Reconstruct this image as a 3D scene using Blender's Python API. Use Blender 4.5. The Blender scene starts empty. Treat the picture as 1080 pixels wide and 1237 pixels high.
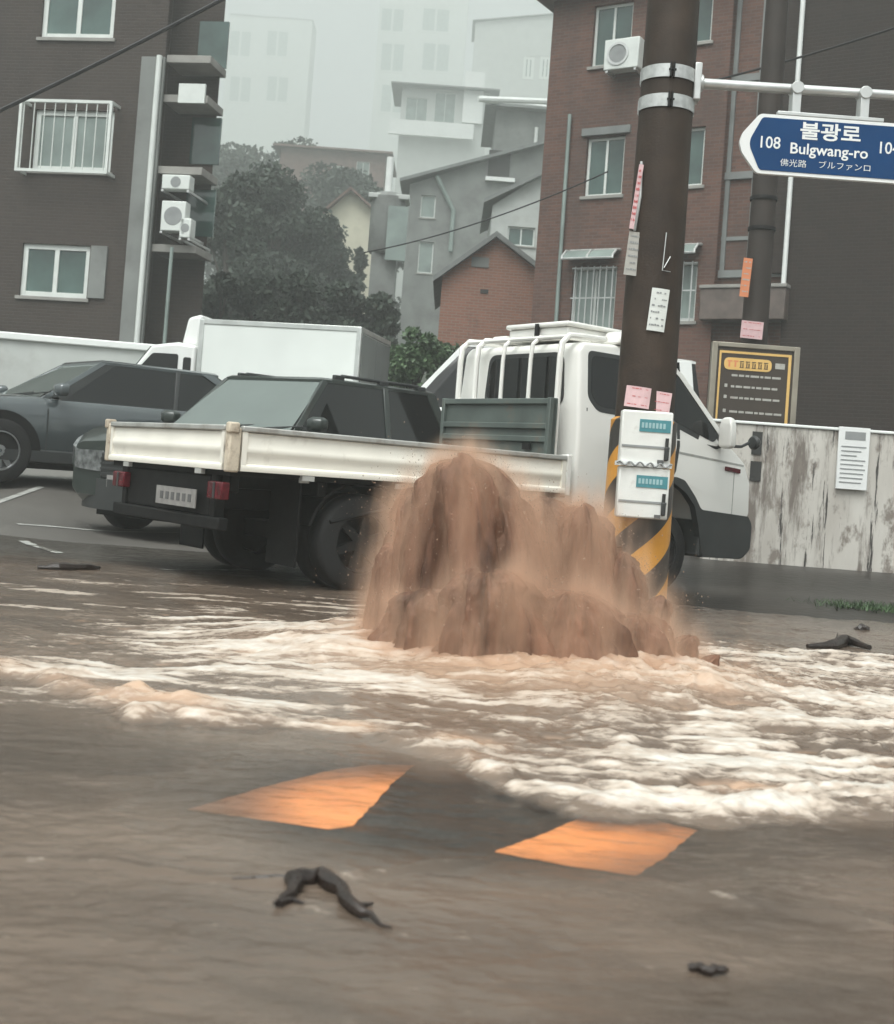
import bpy, bmesh, math, random
import numpy as np
from mathutils import Vector, Matrix
R = math.radians
SC = bpy.context.scene
COL = SC.collection
random.seed(7)
RNG = np.random.default_rng(7)

# ------------------------------------------------------------------ camera, sky, sun, exposure
F_PX, ROLL, PITCH, CAM_H, PPY = 1500.0, R(4.23), R(1.29), 0.83, 540.0
cd = bpy.data.cameras.new('camera'); cam = bpy.data.objects.new('camera', cd); COL.objects.link(cam)
fw = Vector((0, math.cos(PITCH), math.sin(PITCH))); up = Vector((0, -math.sin(PITCH), math.cos(PITCH))); rt = Vector((1, 0, 0))
cr, sr = math.cos(ROLL), math.sin(ROLL)
ax = rt * cr + up * sr                     # image right in world
ay = -rt * sr + up * cr                    # image up in world
m3 = Matrix((ax, ay, -fw)).transposed()
cam.matrix_world = Matrix.Translation((0, 0, CAM_H)) @ m3.to_4x4()
cd.sensor_width = 36; cd.sensor_fit = 'AUTO'; cd.lens = F_PX / 1237 * 36
cd.shift_y = -(618.5 - PPY) / 1237
cd.clip_start = 0.05; cd.clip_end = 2000
cd.dof.use_dof = True; cd.dof.focus_distance = 8.6; cd.dof.aperture_fstop = 4.5
SC.camera = cam

W = bpy.data.worlds.new('World'); SC.world = W; W.use_nodes = True
nt = W.node_tree; bg = nt.nodes['Background']
sky = nt.nodes.new('ShaderNodeTexSky'); sky.sky_type = 'NISHITA'; sky.sun_disc = False
SUN_EL, SUN_AZ = R(62), R(200)
sky.sun_elevation = SUN_EL; sky.sun_rotation = SUN_AZ; sky.dust_density = 6; sky.air_density = 1.0; sky.ozone_density = 1
hs = nt.nodes.new('ShaderNodeHueSaturation'); hs.inputs['Saturation'].default_value = 0.10
tint = nt.nodes.new('ShaderNodeMix'); tint.data_type = 'RGBA'; tint.blend_type = 'MULTIPLY'; tint.inputs[0].default_value = 1
tint.inputs[7].default_value = (0.945, 1.0, 0.98, 1)
nt.links.new(sky.outputs[0], hs.inputs['Color']); nt.links.new(hs.outputs[0], tint.inputs[6]); nt.links.new(tint.outputs[2], bg.inputs[0])
bg.inputs[1].default_value = 0.145
sl = bpy.data.lights.new('sun', 'SUN'); so = bpy.data.objects.new('sun', sl); COL.objects.link(so)
sl.energy = 1.0; sl.angle = R(40); sl.color = (1.0, 0.98, 0.95)
sd = Vector((math.sin(SUN_AZ) * math.cos(SUN_EL), math.cos(SUN_AZ) * math.cos(SUN_EL), math.sin(SUN_EL)))
so.rotation_euler = sd.to_track_quat('Z', 'Y').to_euler(); so.location = (0, 0, 60)
SC.view_settings.view_transform = 'Standard'; SC.view_settings.look = 'None'; SC.view_settings.gamma = 1
SC.view_settings.exposure = 0.67
SC.cycles.use_denoising = True
SC.cycles.max_bounces = 6; SC.cycles.volume_bounces = 2; SC.cycles.transparent_max_bounces = 24
SC.cycles.caustics_reflective = False; SC.cycles.caustics_refractive = False
SC.render.film_transparent = False

# ------------------------------------------------------------------ helpers: a photograph point at a chosen depth
def ray(px, py):
    a, b = px - 540, py - PPY
    u = a * cr + b * sr; v = -a * sr + b * cr
    return fw * F_PX + rt * u - up * v
CAMP = Vector((0, 0, CAM_H))
def P(px, py, Y):
    d = ray(px, py); return CAMP + d * (Y / d.y)
def G(px, py, z=0.0):
    d = ray(px, py); return CAMP + d * ((z - CAM_H) / d.z)

def tag(o, label=None, cat=None, group=None, kind=None):
    if label: o['label'] = label
    if cat: o['category'] = cat
    if group: o['group'] = group
    if kind: o['kind'] = kind
    return o
def empty(name, loc=(0, 0, 0), rz=0.0, label=None, cat=None, group=None):
    o = bpy.data.objects.new(name, None); COL.objects.link(o); o.location = loc; o.rotation_euler = (0, 0, rz)
    o.empty_display_size = 0.2
    return tag(o, label, cat, group)

class MB:
    def __init__(s): s.v = []; s.f = []
    def add(s, vs, fs):
        n = len(s.v); s.v += [tuple(p) for p in vs]; s.f += [tuple(i + n for i in q) for q in fs]; return s
    def box(s, x0, x1, y0, y1, z0, z1):
        return s.add([(x0,y0,z0),(x1,y0,z0),(x1,y1,z0),(x0,y1,z0),(x0,y0,z1),(x1,y0,z1),(x1,y1,z1),(x0,y1,z1)],
                     [(0,3,2,1),(4,5,6,7),(0,1,5,4),(1,2,6,5),(2,3,7,6),(3,0,4,7)])
    def prism(s, poly, fn, d0, d1):
        n = len(poly)
        vs = [fn(u, v, d0) for u, v in poly] + [fn(u, v, d1) for u, v in poly]
        return s.add(vs, [tuple(range(n))[::-1], tuple(range(n, 2*n))] + [(i, (i+1) % n, n+(i+1) % n, n+i) for i in range(n)])
    def loft(s, rings, cap=True):
        n = len(rings[0]); vs = [p for r in rings for p in r]; fs = []
        for k in range(len(rings)-1):
            for i in range(n):
                j = (i+1) % n; fs.append((k*n+i, k*n+j, (k+1)*n+j, (k+1)*n+i))
        if cap: fs += [tuple(range(n))[::-1], tuple((len(rings)-1)*n+i for i in range(n))]
        return s.add(vs, fs)
    def tube(s, pts, r, n=8):
        pts = [Vector(p) for p in pts]; rs = r if isinstance(r, (list, tuple)) else [r]*len(pts); rings = []
        prev = None
        for i, p in enumerate(pts):
            d = (pts[min(i+1, len(pts)-1)] - pts[max(i-1, 0)]).normalized()
            if prev is None: a = d.orthogonal().normalized()
            else: a = (prev - d*prev.dot(d)).normalized()
            prev = a; b = d.cross(a)
            rings.append([p + (a*math.cos(t) + b*math.sin(t))*rs[i] for t in [2*math.pi*k/n for k in range(n)]])
        return s.loft(rings)
    def lathe(s, prof, c, axis='y', n=24, cap=True):
        rings = []
        for r, h in prof:
            ring = []
            for k in range(n):
                t = 2*math.pi*k/n; q = (r*math.cos(t), r*math.sin(t))
                ring.append({'y': (c[0]+q[0], c[1]+h, c[2]+q[1]), 'z': (c[0]+q[0], c[1]+q[1], c[2]+h), 'x': (c[0]+h, c[1]+q[0], c[2]+q[1])}[axis])
            rings.append(ring)
        return s.loft(rings, cap)
    def build(s, name, mat, parent=None, bevel=0.0, smooth=False, seg=2, sub=0, angle=30):
        me = bpy.data.meshes.new(name); me.from_pydata(s.v, [], s.f)
        bm = bmesh.new(); bm.from_mesh(me); bmesh.ops.recalc_face_normals(bm, faces=bm.faces); bm.to_mesh(me); bm.free()
        me.materials.append(mat)
        o = bpy.data.objects.new(name, me); COL.objects.link(o)
        if parent: o.parent = parent
        if bevel:
            md = o.modifiers.new('bevel', 'BEVEL'); md.width = bevel; md.segments = seg; md.limit_method = 'ANGLE'; md.angle_limit = R(angle)
        if sub:
            md = o.modifiers.new('sub', 'SUBSURF'); md.levels = sub; md.render_levels = sub
        if smooth or bevel or sub:
            me.polygons.foreach_set('use_smooth', [True]*len(me.polygons))
            if not sub:
                try: me.set_sharp_from_angle(angle=R(38 if not bevel else 60))
                except Exception: pass
        return o
def npmesh(name, verts, faces, mat, parent=None, smooth=True):
    verts = np.asarray(verts, dtype=np.float32); faces = np.asarray(faces, dtype=np.int32)
    k = faces.shape[1]; me = bpy.data.meshes.new(name)
    me.vertices.add(len(verts)); me.vertices.foreach_set('co', verts.ravel())
    me.loops.add(faces.size); me.loops.foreach_set('vertex_index', faces.ravel())
    me.polygons.add(len(faces)); me.polygons.foreach_set('loop_start', np.arange(0, faces.size, k, dtype=np.int32))
    me.polygons.foreach_set('loop_total', np.full(len(faces), k, dtype=np.int32))
    me.update(calc_edges=True)
    if smooth: me.polygons.foreach_set('use_smooth', np.ones(len(faces), dtype=bool))
    me.materials.append(mat)
    o = bpy.data.objects.new(name, me); COL.objects.link(o)
    if parent: o.parent = parent
    return o
def fattr(o, name, arr):
    a = o.data.attributes.new(name, 'FLOAT', 'POINT'); a.data.foreach_set('value', np.asarray(arr, dtype=np.float32).ravel())

_T = RNG.random((256, 256)).astype(np.float32)
def vnoise(x, y, s=0):
    x = np.asarray(x, dtype=np.float64) + s*17.31; y = np.asarray(y, dtype=np.float64) + s*9.77
    xi = np.floor(x).astype(int); yi = np.floor(y).astype(int); fx = x - xi; fy = y - yi
    fx = fx*fx*fx*(fx*(fx*6-15)+10); fy = fy*fy*fy*(fy*(fy*6-15)+10)
    a = _T[xi & 255, yi & 255]; b = _T[(xi+1) & 255, yi & 255]; c = _T[xi & 255, (yi+1) & 255]; d = _T[(xi+1) & 255, (yi+1) & 255]
    return (a*(1-fx)+b*fx)*(1-fy) + (c*(1-fx)+d*fx)*fy
def fbm(x, y, o=4, s=0, g=0.5):
    t = 0; a = 1; n = 0
    for k in range(o):
        t = t + a*vnoise(x*2**k, y*2**k, s+k*3); n += a; a *= g
    return t/n
def sst(a, b, x):
    t = np.clip((x-a)/(b-a), 0, 1); return t*t*(3-2*t)

# ------------------------------------------------------------------ materials
def mat(name, col, rough=0.6, metal=0.0, var=0.15, vs=4.0, bump=0.0, bs=40.0, spec=0.5, coat=0.0, dirt=None, dirt_s=3.0, dirt_lo=0.5, dirt_hi=0.75):
    m = bpy.data.materials.new(name); m.use_nodes = True; n = m.node_tree; b = n.nodes['Principled BSDF']
    b.inputs['Roughness'].default_value = rough; b.inputs['Metallic'].default_value = metal
    b.inputs['Specular IOR Level'].default_value = spec; b.inputs['Coat Weight'].default_value = coat; b.inputs['Coat Roughness'].default_value = 0.08
    tc = n.nodes.new('ShaderNodeTexCoord')
    no = n.nodes.new('ShaderNodeTexNoise'); no.inputs['Scale'].default_value = vs; no.inputs['Detail'].default_value = 6
    n.links.new(tc.outputs['Object'], no.inputs['Vector'])
    rp = n.nodes.new('ShaderNodeValToRGB'); lo = [c*(1-var) for c in col]; hi = [min(1, c*(1+var)) for c in col]
    rp.color_ramp.elements[0].position = 0.3; rp.color_ramp.elements[1].position = 0.7
    rp.color_ramp.elements[0].color = (*lo, 1); rp.color_ramp.elements[1].color = (*hi, 1)
    n.links.new(no.outputs[0], rp.inputs[0]); out = rp.outputs[0]
    if dirt:
        n2 = n.nodes.new('ShaderNodeTexNoise'); n2.inputs['Scale'].default_value = dirt_s; n2.inputs['Detail'].default_value = 8; n2.inputs['Roughness'].default_value = 0.65
        n.links.new(tc.outputs['Object'], n2.inputs['Vector'])
        r2 = n.nodes.new('ShaderNodeValToRGB'); r2.color_ramp.elements[0].position = dirt_lo; r2.color_ramp.elements[1].position = dirt_hi
        n.links.new(n2.outputs[0], r2.inputs[0])
        mx = n.nodes.new('ShaderNodeMix'); mx.data_type = 'RGBA'; mx.inputs[7].default_value = (*dirt, 1)
        n.links.new(r2.outputs[0], mx.inputs[0]); n.links.new(out, mx.inputs[6]); out = mx.outputs[2]
    n.links.new(out, b.inputs['Base Color'])
    if bump:
        nb = n.nodes.new('ShaderNodeTexNoise'); nb.inputs['Scale'].default_value = bs; nb.inputs['Detail'].default_value = 5
        n.links.new(tc.outputs['Object'], nb.inputs['Vector'])
        bp = n.nodes.new('ShaderNodeBump'); bp.inputs['Strength'].default_value = bump; bp.inputs['Distance'].default_value = 0.01
        n.links.new(nb.outputs[0], bp.inputs['Height']); n.links.new(bp.outputs[0], b.inputs['Normal'])
    return m
def brick_mat(name, c1, c2, mortar, bw=0.21, bh=0.072, rough=0.7, blot=(0.05, 0.045, 0.042), blo=0.5, bhi=0.8):
    m = mat(name, c1, rough, var=0.1, spec=0.2); n = m.node_tree; b = n.nodes['Principled BSDF']
    tc = n.nodes.new('ShaderNodeTexCoord'); sp = n.nodes.new('ShaderNodeSeparateXYZ'); ad = n.nodes.new('ShaderNodeMath'); cb = n.nodes.new('ShaderNodeCombineXYZ')
    n.links.new(tc.outputs['Object'], sp.inputs[0]); n.links.new(sp.outputs[0], ad.inputs[0]); n.links.new(sp.outputs[1], ad.inputs[1])
    n.links.new(ad.outputs[0], cb.inputs[0]); n.links.new(sp.outputs[2], cb.inputs[1])
    br = n.nodes.new('ShaderNodeTexBrick'); br.inputs['Scale'].default_value = 1; br.inputs['Brick Width'].default_value = bw; br.inputs['Row Height'].default_value = bh
    br.inputs['Mortar Size'].default_value = 0.009; br.inputs['Mortar Smooth'].default_value = 0.3; br.inputs['Bias'].default_value = -0.1
    br.inputs['Color1'].default_value = (*c1, 1); br.inputs['Color2'].default_value = (*c2, 1); br.inputs['Mortar'].default_value = (*mortar, 1)
    n.links.new(cb.outputs[0], br.inputs['Vector'])
    n2 = n.nodes.new('ShaderNodeTexNoise'); n2.inputs['Scale'].default_value = 0.7; n2.inputs['Detail'].default_value = 9; n2.inputs['Roughness'].default_value = 0.68
    mp = n.nodes.new('ShaderNodeMapping'); mp.inputs['Scale'].default_value = (1, 1, 0.45)
    n.links.new(tc.outputs['Object'], mp.inputs[0]); n.links.new(mp.outputs[0], n2.inputs['Vector'])
    r2 = n.nodes.new('ShaderNodeValToRGB'); r2.color_ramp.elements[0].position = blo; r2.color_ramp.elements[1].position = bhi
    n.links.new(n2.outputs[0], r2.inputs[0])
    mx = n.nodes.new('ShaderNodeMix'); mx.data_type = 'RGBA'; mx.inputs[7].default_value = (*blot, 1)
    n.links.new(r2.outputs[0], mx.inputs[0]); n.links.new(br.outputs[0], mx.inputs[6]); n.links.new(mx.outputs[2], b.inputs['Base Color'])
    bp = n.nodes.new('ShaderNodeBump'); bp.inputs['Strength'].default_value = 0.5; bp.inputs['Distance'].default_value = 0.01; bp.invert = True
    n.links.new(br.outputs['Fac'], bp.inputs['Height']); n.links.new(bp.outputs[0], b.inputs['Normal'])
    return m
def glass_mat(name, col, rough=0.04, spec=0.8, var=0.2, vs=1.2):
    return mat(name, col, rough, 0, var, vs, spec=spec)

M = {}
M['white_paint'] = mat('white_paint', (0.78, 0.77, 0.73), 0.28, var=0.03, vs=2, coat=0.5)
M['white_gate'] = mat('white_gate', (0.80, 0.77, 0.69), 0.4, var=0.06, vs=3, dirt=(0.36, 0.31, 0.25), dirt_s=2.6, dirt_lo=0.6, dirt_hi=0.85)
M['gate_rail'] = mat('gate_rail', (0.42, 0.42, 0.40), 0.4, 0.3, dirt=(0.2, 0.17, 0.14), dirt_s=5)
M['beige_post'] = mat('beige_post', (0.55, 0.48, 0.38), 0.6, dirt=(0.2, 0.14, 0.1), dirt_s=12, dirt_lo=0.45)
M['black_plastic'] = mat('black_plastic', (0.025, 0.027, 0.027), 0.45, var=0.2)
M['chassis'] = mat('chassis', (0.008, 0.008, 0.008), 0.6, var=0.4, vs=9, spec=0.15)
M['tyre'] = mat('tyre', (0.018, 0.018, 0.018), 0.7, var=0.2, bump=0.3, bs=60, spec=0.2)
M['rim'] = mat('rim', (0.45, 0.46, 0.46), 0.3, 0.8, var=0.15)
M['steel_rim'] = mat('steel_rim', (0.015, 0.015, 0.015), 0.6, 0.1, spec=0.2)
M['glass'] = glass_mat('car_glass', (0.008, 0.009, 0.009), 0.03, 0.4)
M['windscreen'] = glass_mat('windscreen_glass', (0.12, 0.145, 0.135), 0.03, 0.9, 0.1)  # pale grey-green base colour paints in the reflected sky
M['suv_paint'] = mat('suv_paint', (0.02, 0.028, 0.024), 0.3, 0.1, var=0.06, coat=0.6)
M['sedan_paint'] = mat('sedan_paint', (0.075, 0.088, 0.092), 0.22, 0.3, var=0.05, coat=1.0)
M['van_paint'] = mat('van_paint', (0.74, 0.75, 0.73), 0.25, var=0.03, coat=0.6)
M['box_white'] = mat('box_white', (0.72, 0.75, 0.72), 0.4, var=0.05, vs=1.5)
M['box_trim'] = mat('box_trim', (0.55, 0.57, 0.55), 0.35, 0.6)
M['chrome'] = mat('chrome', (0.7, 0.7, 0.7), 0.15, 1.0, var=0.05)
M['lamp_glass'] = mat('lamp_glass', (0.20, 0.21, 0.21), 0.1, 0.4, var=0.6, vs=16)
M['red_lamp'] = mat('red_lamp', (0.085, 0.006, 0.011), 0.25, var=0.4, vs=20, spec=0.3)
M['amber'] = mat('amber_lamp', (0.5, 0.16, 0.03), 0.25)
M['plate'] = mat('plate', (0.24, 0.23, 0.22), 0.4, var=0.2, vs=18)
M['headboard'] = mat('headboard_green', (0.085, 0.105, 0.095), 0.55, var=0.25, vs=3, dirt=(0.13, 0.1, 0.075), dirt_s=6, dirt_lo=0.55)
M['pole'] = mat('pole_concrete', (0.042, 0.029, 0.021), 0.6, var=0.3, vs=3, bump=0.25, bs=60, spec=0.25, dirt=(0.024, 0.017, 0.013), dirt_s=2.2, dirt_lo=0.45, dirt_hi=0.7)
M['pole_far'] = mat('pole_brown', (0.028, 0.020, 0.016), 0.7, var=0.25, vs=3, bump=0.2)
M['galv'] = mat('galvanised', (0.55, 0.56, 0.55), 0.38, 0.5, var=0.12, vs=6)
M['band'] = mat('steel_band', (0.48, 0.49, 0.48), 0.35, 0.6, var=0.2, vs=20)
M['sign_blue'] = mat('sign_blue', (0.002, 0.042, 0.135), 0.5, var=0.06, spec=0.2)
M['sign_white'] = mat('sign_white', (0.76, 0.77, 0.76), 0.35, var=0.03)
M['paper'] = mat('paper', (0.62, 0.64, 0.61), 0.7, var=0.06, vs=8)
M['paper_grey'] = mat('paper_grey', (0.40, 0.39, 0.36), 0.75, var=0.15, vs=12, dirt=(0.2, 0.17, 0.15), dirt_s=12)
M['pink'] = mat('pink_paper', (0.62, 0.42, 0.43), 0.7, var=0.08, vs=20)
M['red_ink'] = mat('red_ink', (0.5, 0.10, 0.10), 0.7)
M['ink'] = mat('ink', (0.10, 0.10, 0.10), 0.7)
M['ink_grey'] = mat('ink_grey', (0.25, 0.26, 0.26), 0.7)
M['orange_paper'] = mat('orange_paper', (0.62, 0.22, 0.10), 0.6, var=0.1)
M['teal'] = mat('teal_label', (0.06, 0.22, 0.25), 0.4, var=0.12, vs=15)
M['teal_ink'] = mat('teal_ink', (0.30, 0.45, 0.47), 0.5)
M['flyer_box'] = mat('flyer_box', (0.70, 0.70, 0.67), 0.35, var=0.06, vs=8, dirt=(0.42, 0.39, 0.35), dirt_s=9, dirt_lo=0.58)
M['board_dark'] = mat('board_dark', (0.042, 0.031, 0.023), 0.5, var=0.12)
M['board_frame'] = mat('board_frame', (0.30, 0.27, 0.22), 0.4, 0.4, var=0.15)
M['yellow'] = mat('board_yellow', (0.66, 0.42, 0.14), 0.5, var=0.06)
M['cable'] = mat('cable', (0.025, 0.025, 0.026), 0.6)
M['win_white'] = mat('window_white', (0.66, 0.69, 0.66), 0.4, var=0.06)
M['win_glass'] = glass_mat('window_glass', (0.06, 0.10, 0.09), 0.06, 0.6, 0.45, 0.9)
M['win_pale'] = glass_mat('window_pale_glass', (0.22, 0.27, 0.25), 0.2, 0.6, 0.25, 1.2)
M['stair_glass'] = glass_mat('stair_glass', (0.025, 0.045, 0.04), 0.15, 0.3, 0.4, 0.8)
M['brick'] = brick_mat('red_brick', (0.145, 0.074, 0.056), (0.098, 0.054, 0.043), (0.125, 0.096, 0.082), blo=0.48, bhi=0.8)
M['brick_dark'] = brick_mat('dark_brick', (0.034, 0.024, 0.020), (0.027, 0.020, 0.017), (0.034, 0.028, 0.025), blot=(0.022, 0.018, 0.016))
M['brick_left'] = brick_mat('brown_brick', (0.060, 0.046, 0.039), (0.050, 0.039, 0.034), (0.058, 0.05, 0.045), blot=(0.036, 0.03, 0.027))
M['brick_hut'] = brick_mat('hut_brick', (0.30, 0.14, 0.095), (0.24, 0.12, 0.085), (0.26, 0.2, 0.17), blo=0.55)
M['concrete'] = mat('concrete', (0.28, 0.27, 0.25), 0.75, var=0.2, vs=2, bump=0.3)
M['stone'] = mat('entrance_stone', (0.115, 0.09, 0.078), 0.6, var=0.25, vs=5)
M['dark_void'] = mat('dark_interior', (0.03, 0.03, 0.028), 0.7)
M['grey_wall'] = mat('grey_render', (0.20, 0.21, 0.20), 0.8, var=0.2, vs=0.8, dirt=(0.12, 0.12, 0.115), dirt_s=0.7)
M['pale_wall'] = mat('pale_render', (0.45, 0.47, 0.45), 0.8, var=0.1, vs=1.5, dirt=(0.30, 0.30, 0.28), dirt_s=0.8)
M['cream_wall'] = mat('cream_render', (0.60, 0.57, 0.45), 0.8, var=0.1, vs=1, dirt=(0.36, 0.34, 0.27), dirt_s=0.5)
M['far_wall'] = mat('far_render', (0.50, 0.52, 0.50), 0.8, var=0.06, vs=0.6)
M['roof_grey'] = mat('roof_grey', (0.17, 0.18, 0.175), 0.6, var=0.15, vs=3)
M['roof_brown'] = mat('roof_brown', (0.16, 0.10, 0.085), 0.7, var=0.2, vs=2)
M['trim_white'] = mat('trim_white', (0.75, 0.77, 0.75), 0.5, var=0.04)
M['bark'] = mat('bark', (0.06, 0.05, 0.042), 0.85, var=0.3, vs=8, bump=0.5)
M['wood_wet'] = mat('wet_wood', (0.022, 0.015, 0.012), 0.35, var=0.4, vs=20, bump=0.5, bs=80)
M['leaf_a'] = mat('leaf_dark', (0.034, 0.05, 0.034), 0.7, var=0.45, vs=1.2)
M['leaf_b'] = mat('leaf_mid', (0.05, 0.085, 0.042), 0.6, var=0.4, vs=1.5)
M['leaf_c'] = mat('leaf_green', (0.06, 0.105, 0.045), 0.55, var=0.45, vs=2.5)
M['soil'] = mat('hill_ground', (0.07, 0.08, 0.06), 0.9, var=0.3, vs=0.3)
M['line_paint'] = mat('line_paint', (0.34, 0.34, 0.32), 0.5, var=0.15, vs=8, dirt=(0.16, 0.15, 0.14), dirt_s=7, dirt_lo=0.52)
M['orange_paint'] = mat('orange_paint', (0.97, 0.375, 0.14), 0.45, var=0.06, vs=9, bump=0.2, bs=150, dirt=(0.8, 0.29, 0.11), dirt_s=6, dirt_lo=0.55, dirt_hi=0.85)

def asphalt():
    m = mat('wet_asphalt', (0.042, 0.040, 0.037), 0.6, var=0.25, vs=0.8, bump=0.35, bs=120, spec=0.12, dirt=(0.062, 0.056, 0.050), dirt_s=0.9, dirt_lo=0.4, dirt_hi=0.7)
    return m
M['asphalt'] = asphalt()
def stripes_mat():
    m = mat('hazard_stripes', (0.6, 0.3, 0.03), 0.4); n = m.node_tree; b = n.nodes['Principled BSDF']
    tc = n.nodes.new('ShaderNodeTexCoord'); sp = n.nodes.new('ShaderNodeSeparateXYZ'); n.links.new(tc.outputs['Object'], sp.inputs[0])
    at = n.nodes.new('ShaderNodeMath'); at.operation = 'ARCTAN2'; n.links.new(sp.outputs[0], at.inputs[0])
    ng = n.nodes.new('ShaderNodeMath'); ng.operation = 'MULTIPLY'; ng.inputs[1].default_value = -1; n.links.new(sp.outputs[1], ng.inputs[0]); n.links.new(ng.outputs[0], at.inputs[1])
    a1 = n.nodes.new('ShaderNodeMath'); a1.operation = 'MULTIPLY'; a1.inputs[1].default_value = -0.21; n.links.new(at.outputs[0], a1.inputs[0])
    a2 = n.nodes.new('ShaderNodeMath'); n.links.new(a1.outputs[0], a2.inputs[0]); n.links.new(sp.outputs[2], a2.inputs[1])
    a3 = n.nodes.new('ShaderNodeMath'); a3.operation = 'MULTIPLY'; a3.inputs[1].default_value = 1/0.44; n.links.new(a2.outputs[0], a3.inputs[0])
    fr = n.nodes.new('ShaderNodeMath'); fr.operation = 'FRACT'; n.links.new(a3.outputs[0], fr.inputs[0])
    gt = n.nodes.new('ShaderNodeMath'); gt.operation = 'GREATER_THAN'; gt.inputs[1].default_value = 0.5; n.links.new(fr.outputs[0], gt.inputs[0])
    no = n.nodes.new('ShaderNodeTexNoise'); no.inputs['Scale'].default_value = 9; no.inputs['Detail'].default_value = 6; n.links.new(tc.outputs['Object'], no.inputs['Vector'])
    y = n.nodes.new('ShaderNodeMix'); y.data_type = 'RGBA'; y.inputs[6].default_value = (0.66, 0.30, 0.03, 1); y.inputs[7].default_value = (0.5, 0.22, 0.03, 1); n.links.new(no.outputs[0], y.inputs[0])
    mx = n.nodes.new('ShaderNodeMix'); mx.data_type = 'RGBA'; mx.inputs[6].default_value = (0.03, 0.026, 0.022, 1)
    n.links.new(gt.outputs[0], mx.inputs[0]); n.links.new(y.outputs[2], mx.inputs[7]); n.links.new(mx.outputs[2], b.inputs['Base Color'])
    return m
M['stripes'] = stripes_mat()
def stained_wall():
    m = mat('stained_white_wall', (0.5, 0.48, 0.44), 0.7); n = m.node_tree; b = n.nodes['Principled BSDF']
    tc = n.nodes.new('ShaderNodeTexCoord')
    def nz(sc, d, ro=0.6, s=1.0):
        mp = n.nodes.new('ShaderNodeMapping'); mp.inputs['Scale'].default_value = sc; n.links.new(tc.outputs['Object'], mp.inputs[0])
        x = n.nodes.new('ShaderNodeTexNoise'); x.inputs['Scale'].default_value = s; x.inputs['Detail'].default_value = d; x.inputs['Roughness'].default_value = ro
        n.links.new(mp.outputs[0], x.inputs['Vector']); return x.outputs[0]
    def ramp(i, a, c):
        r = n.nodes.new('ShaderNodeValToRGB'); r.color_ramp.elements[0].position = a; r.color_ramp.elements[1].position = c; n.links.new(i, r.inputs[0]); return r.outputs[0]
    def mix(f, a, c):
        x = n.nodes.new('ShaderNodeMix'); x.data_type = 'RGBA'; n.links.new(f, x.inputs[0])
        if isinstance(a, tuple): x.inputs[6].default_value = (*a, 1)
        else: n.links.new(a, x.inputs[6])
        x.inputs[7].default_value = (*c, 1); return x.outputs[2]
    c = mix(ramp(nz((1, 1, 0.3), 4, 0.6, 2.5), 0.35, 0.7), (0.58, 0.555, 0.51), (0.44, 0.41, 0.37))
    c = mix(ramp(nz((1, 1, 0.14), 9, 0.75, 3.6), 0.50, 0.60), c, (0.17, 0.145, 0.125))      # long vertical runs
    c = mix(ramp(nz((1, 1, 0.5), 9, 0.7, 4.5), 0.54, 0.62), c, (0.215, 0.185, 0.16))        # flaked patches
    c = mix(ramp(nz((1, 1, 0.07), 8, 0.7, 11), 0.585, 0.62), c, (0.035, 0.03, 0.028))       # thin black drips
    n.links.new(c, b.inputs['Base Color'])
    bp = n.nodes.new('ShaderNodeBump'); bp.inputs['Strength'].default_value = 0.4; bp.inputs['Distance'].default_value = 0.01
    n.links.new(nz((1, 1, 0.4), 9, 0.7, 6.5), bp.inputs['Height']); n.links.new(bp.outputs[0], b.inputs['Normal'])
    return m
M['stained'] = stained_wall()

# ------------------------------------------------------------------ the ground
def zg(X, Y):
    X = np.asarray(X, float); Y = np.asarray(Y, float)
    ramp = np.clip((Y-10.2)*0.125, 0, 0.45)
    mask = np.maximum((0.22+0.78*sst(-3.0, -4.4, X))*sst(0.6, -0.6, X), sst(14.5, 17, Y)*sst(2.6, 1.4, X))
    right = 0.12*sst(1.4, 2.2, X)*sst(10.4, 12.0, Y)
    far = sst(17, 26, Y)*0.3
    return ramp*mask + np.maximum(right*(1-mask), far)
def gz(x, y): return float(zg(x, y))
def axis(bounds):
    out = []
    for a, b, st in bounds: out += list(np.arange(a, b, st))
    return np.array(out + [bounds[-1][1]])
gx = axis([(-210, -40, 17), (-40, -8, 2), (-8, 8, 0.2), (8, 40, 2), (40, 210, 17)])
gy = axis([(-10, 0, 2), (0, 20, 0.2), (20, 60, 2), (60, 300, 20)])
XX, YY = np.meshgrid(gx, gy)
ny, nx = XX.shape
def gridfaces(ny, nx):
    i = np.arange((ny-1)*nx).reshape(ny-1, nx)[:, :-1].ravel()
    return np.stack([i, i+1, i+nx+1, i+nx], 1)
road = npmesh('road', np.stack([XX, YY, zg(XX, YY)], -1).reshape(-1, 3), gridfaces(ny, nx), M['asphalt'])
tag(road, 'wet grey asphalt street under muddy flood water', kind='structure')

hx = axis([(-300, 300, 8)]); hy = axis([(29, 120, 4), (120, 500, 12)])
HX, HY = np.meshgrid(hx, hy)
def hz_(X, Y): return 0.35 + 6.0*sst(30, 66, Y) + 30*sst(60, 300, Y) + 1.2*(fbm(np.asarray(X)*0.05, np.asarray(Y)*0.05, 3)-0.5)*sst(30, 40, Y)
hill = npmesh('hillside', np.stack([HX, HY, hz_(HX, HY)-0.3*sst(32, 29, HY)], -1).reshape(-1, 3), gridfaces(*HX.shape), M['soil'])
tag(hill, 'overgrown hillside behind the street', kind='structure')

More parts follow.
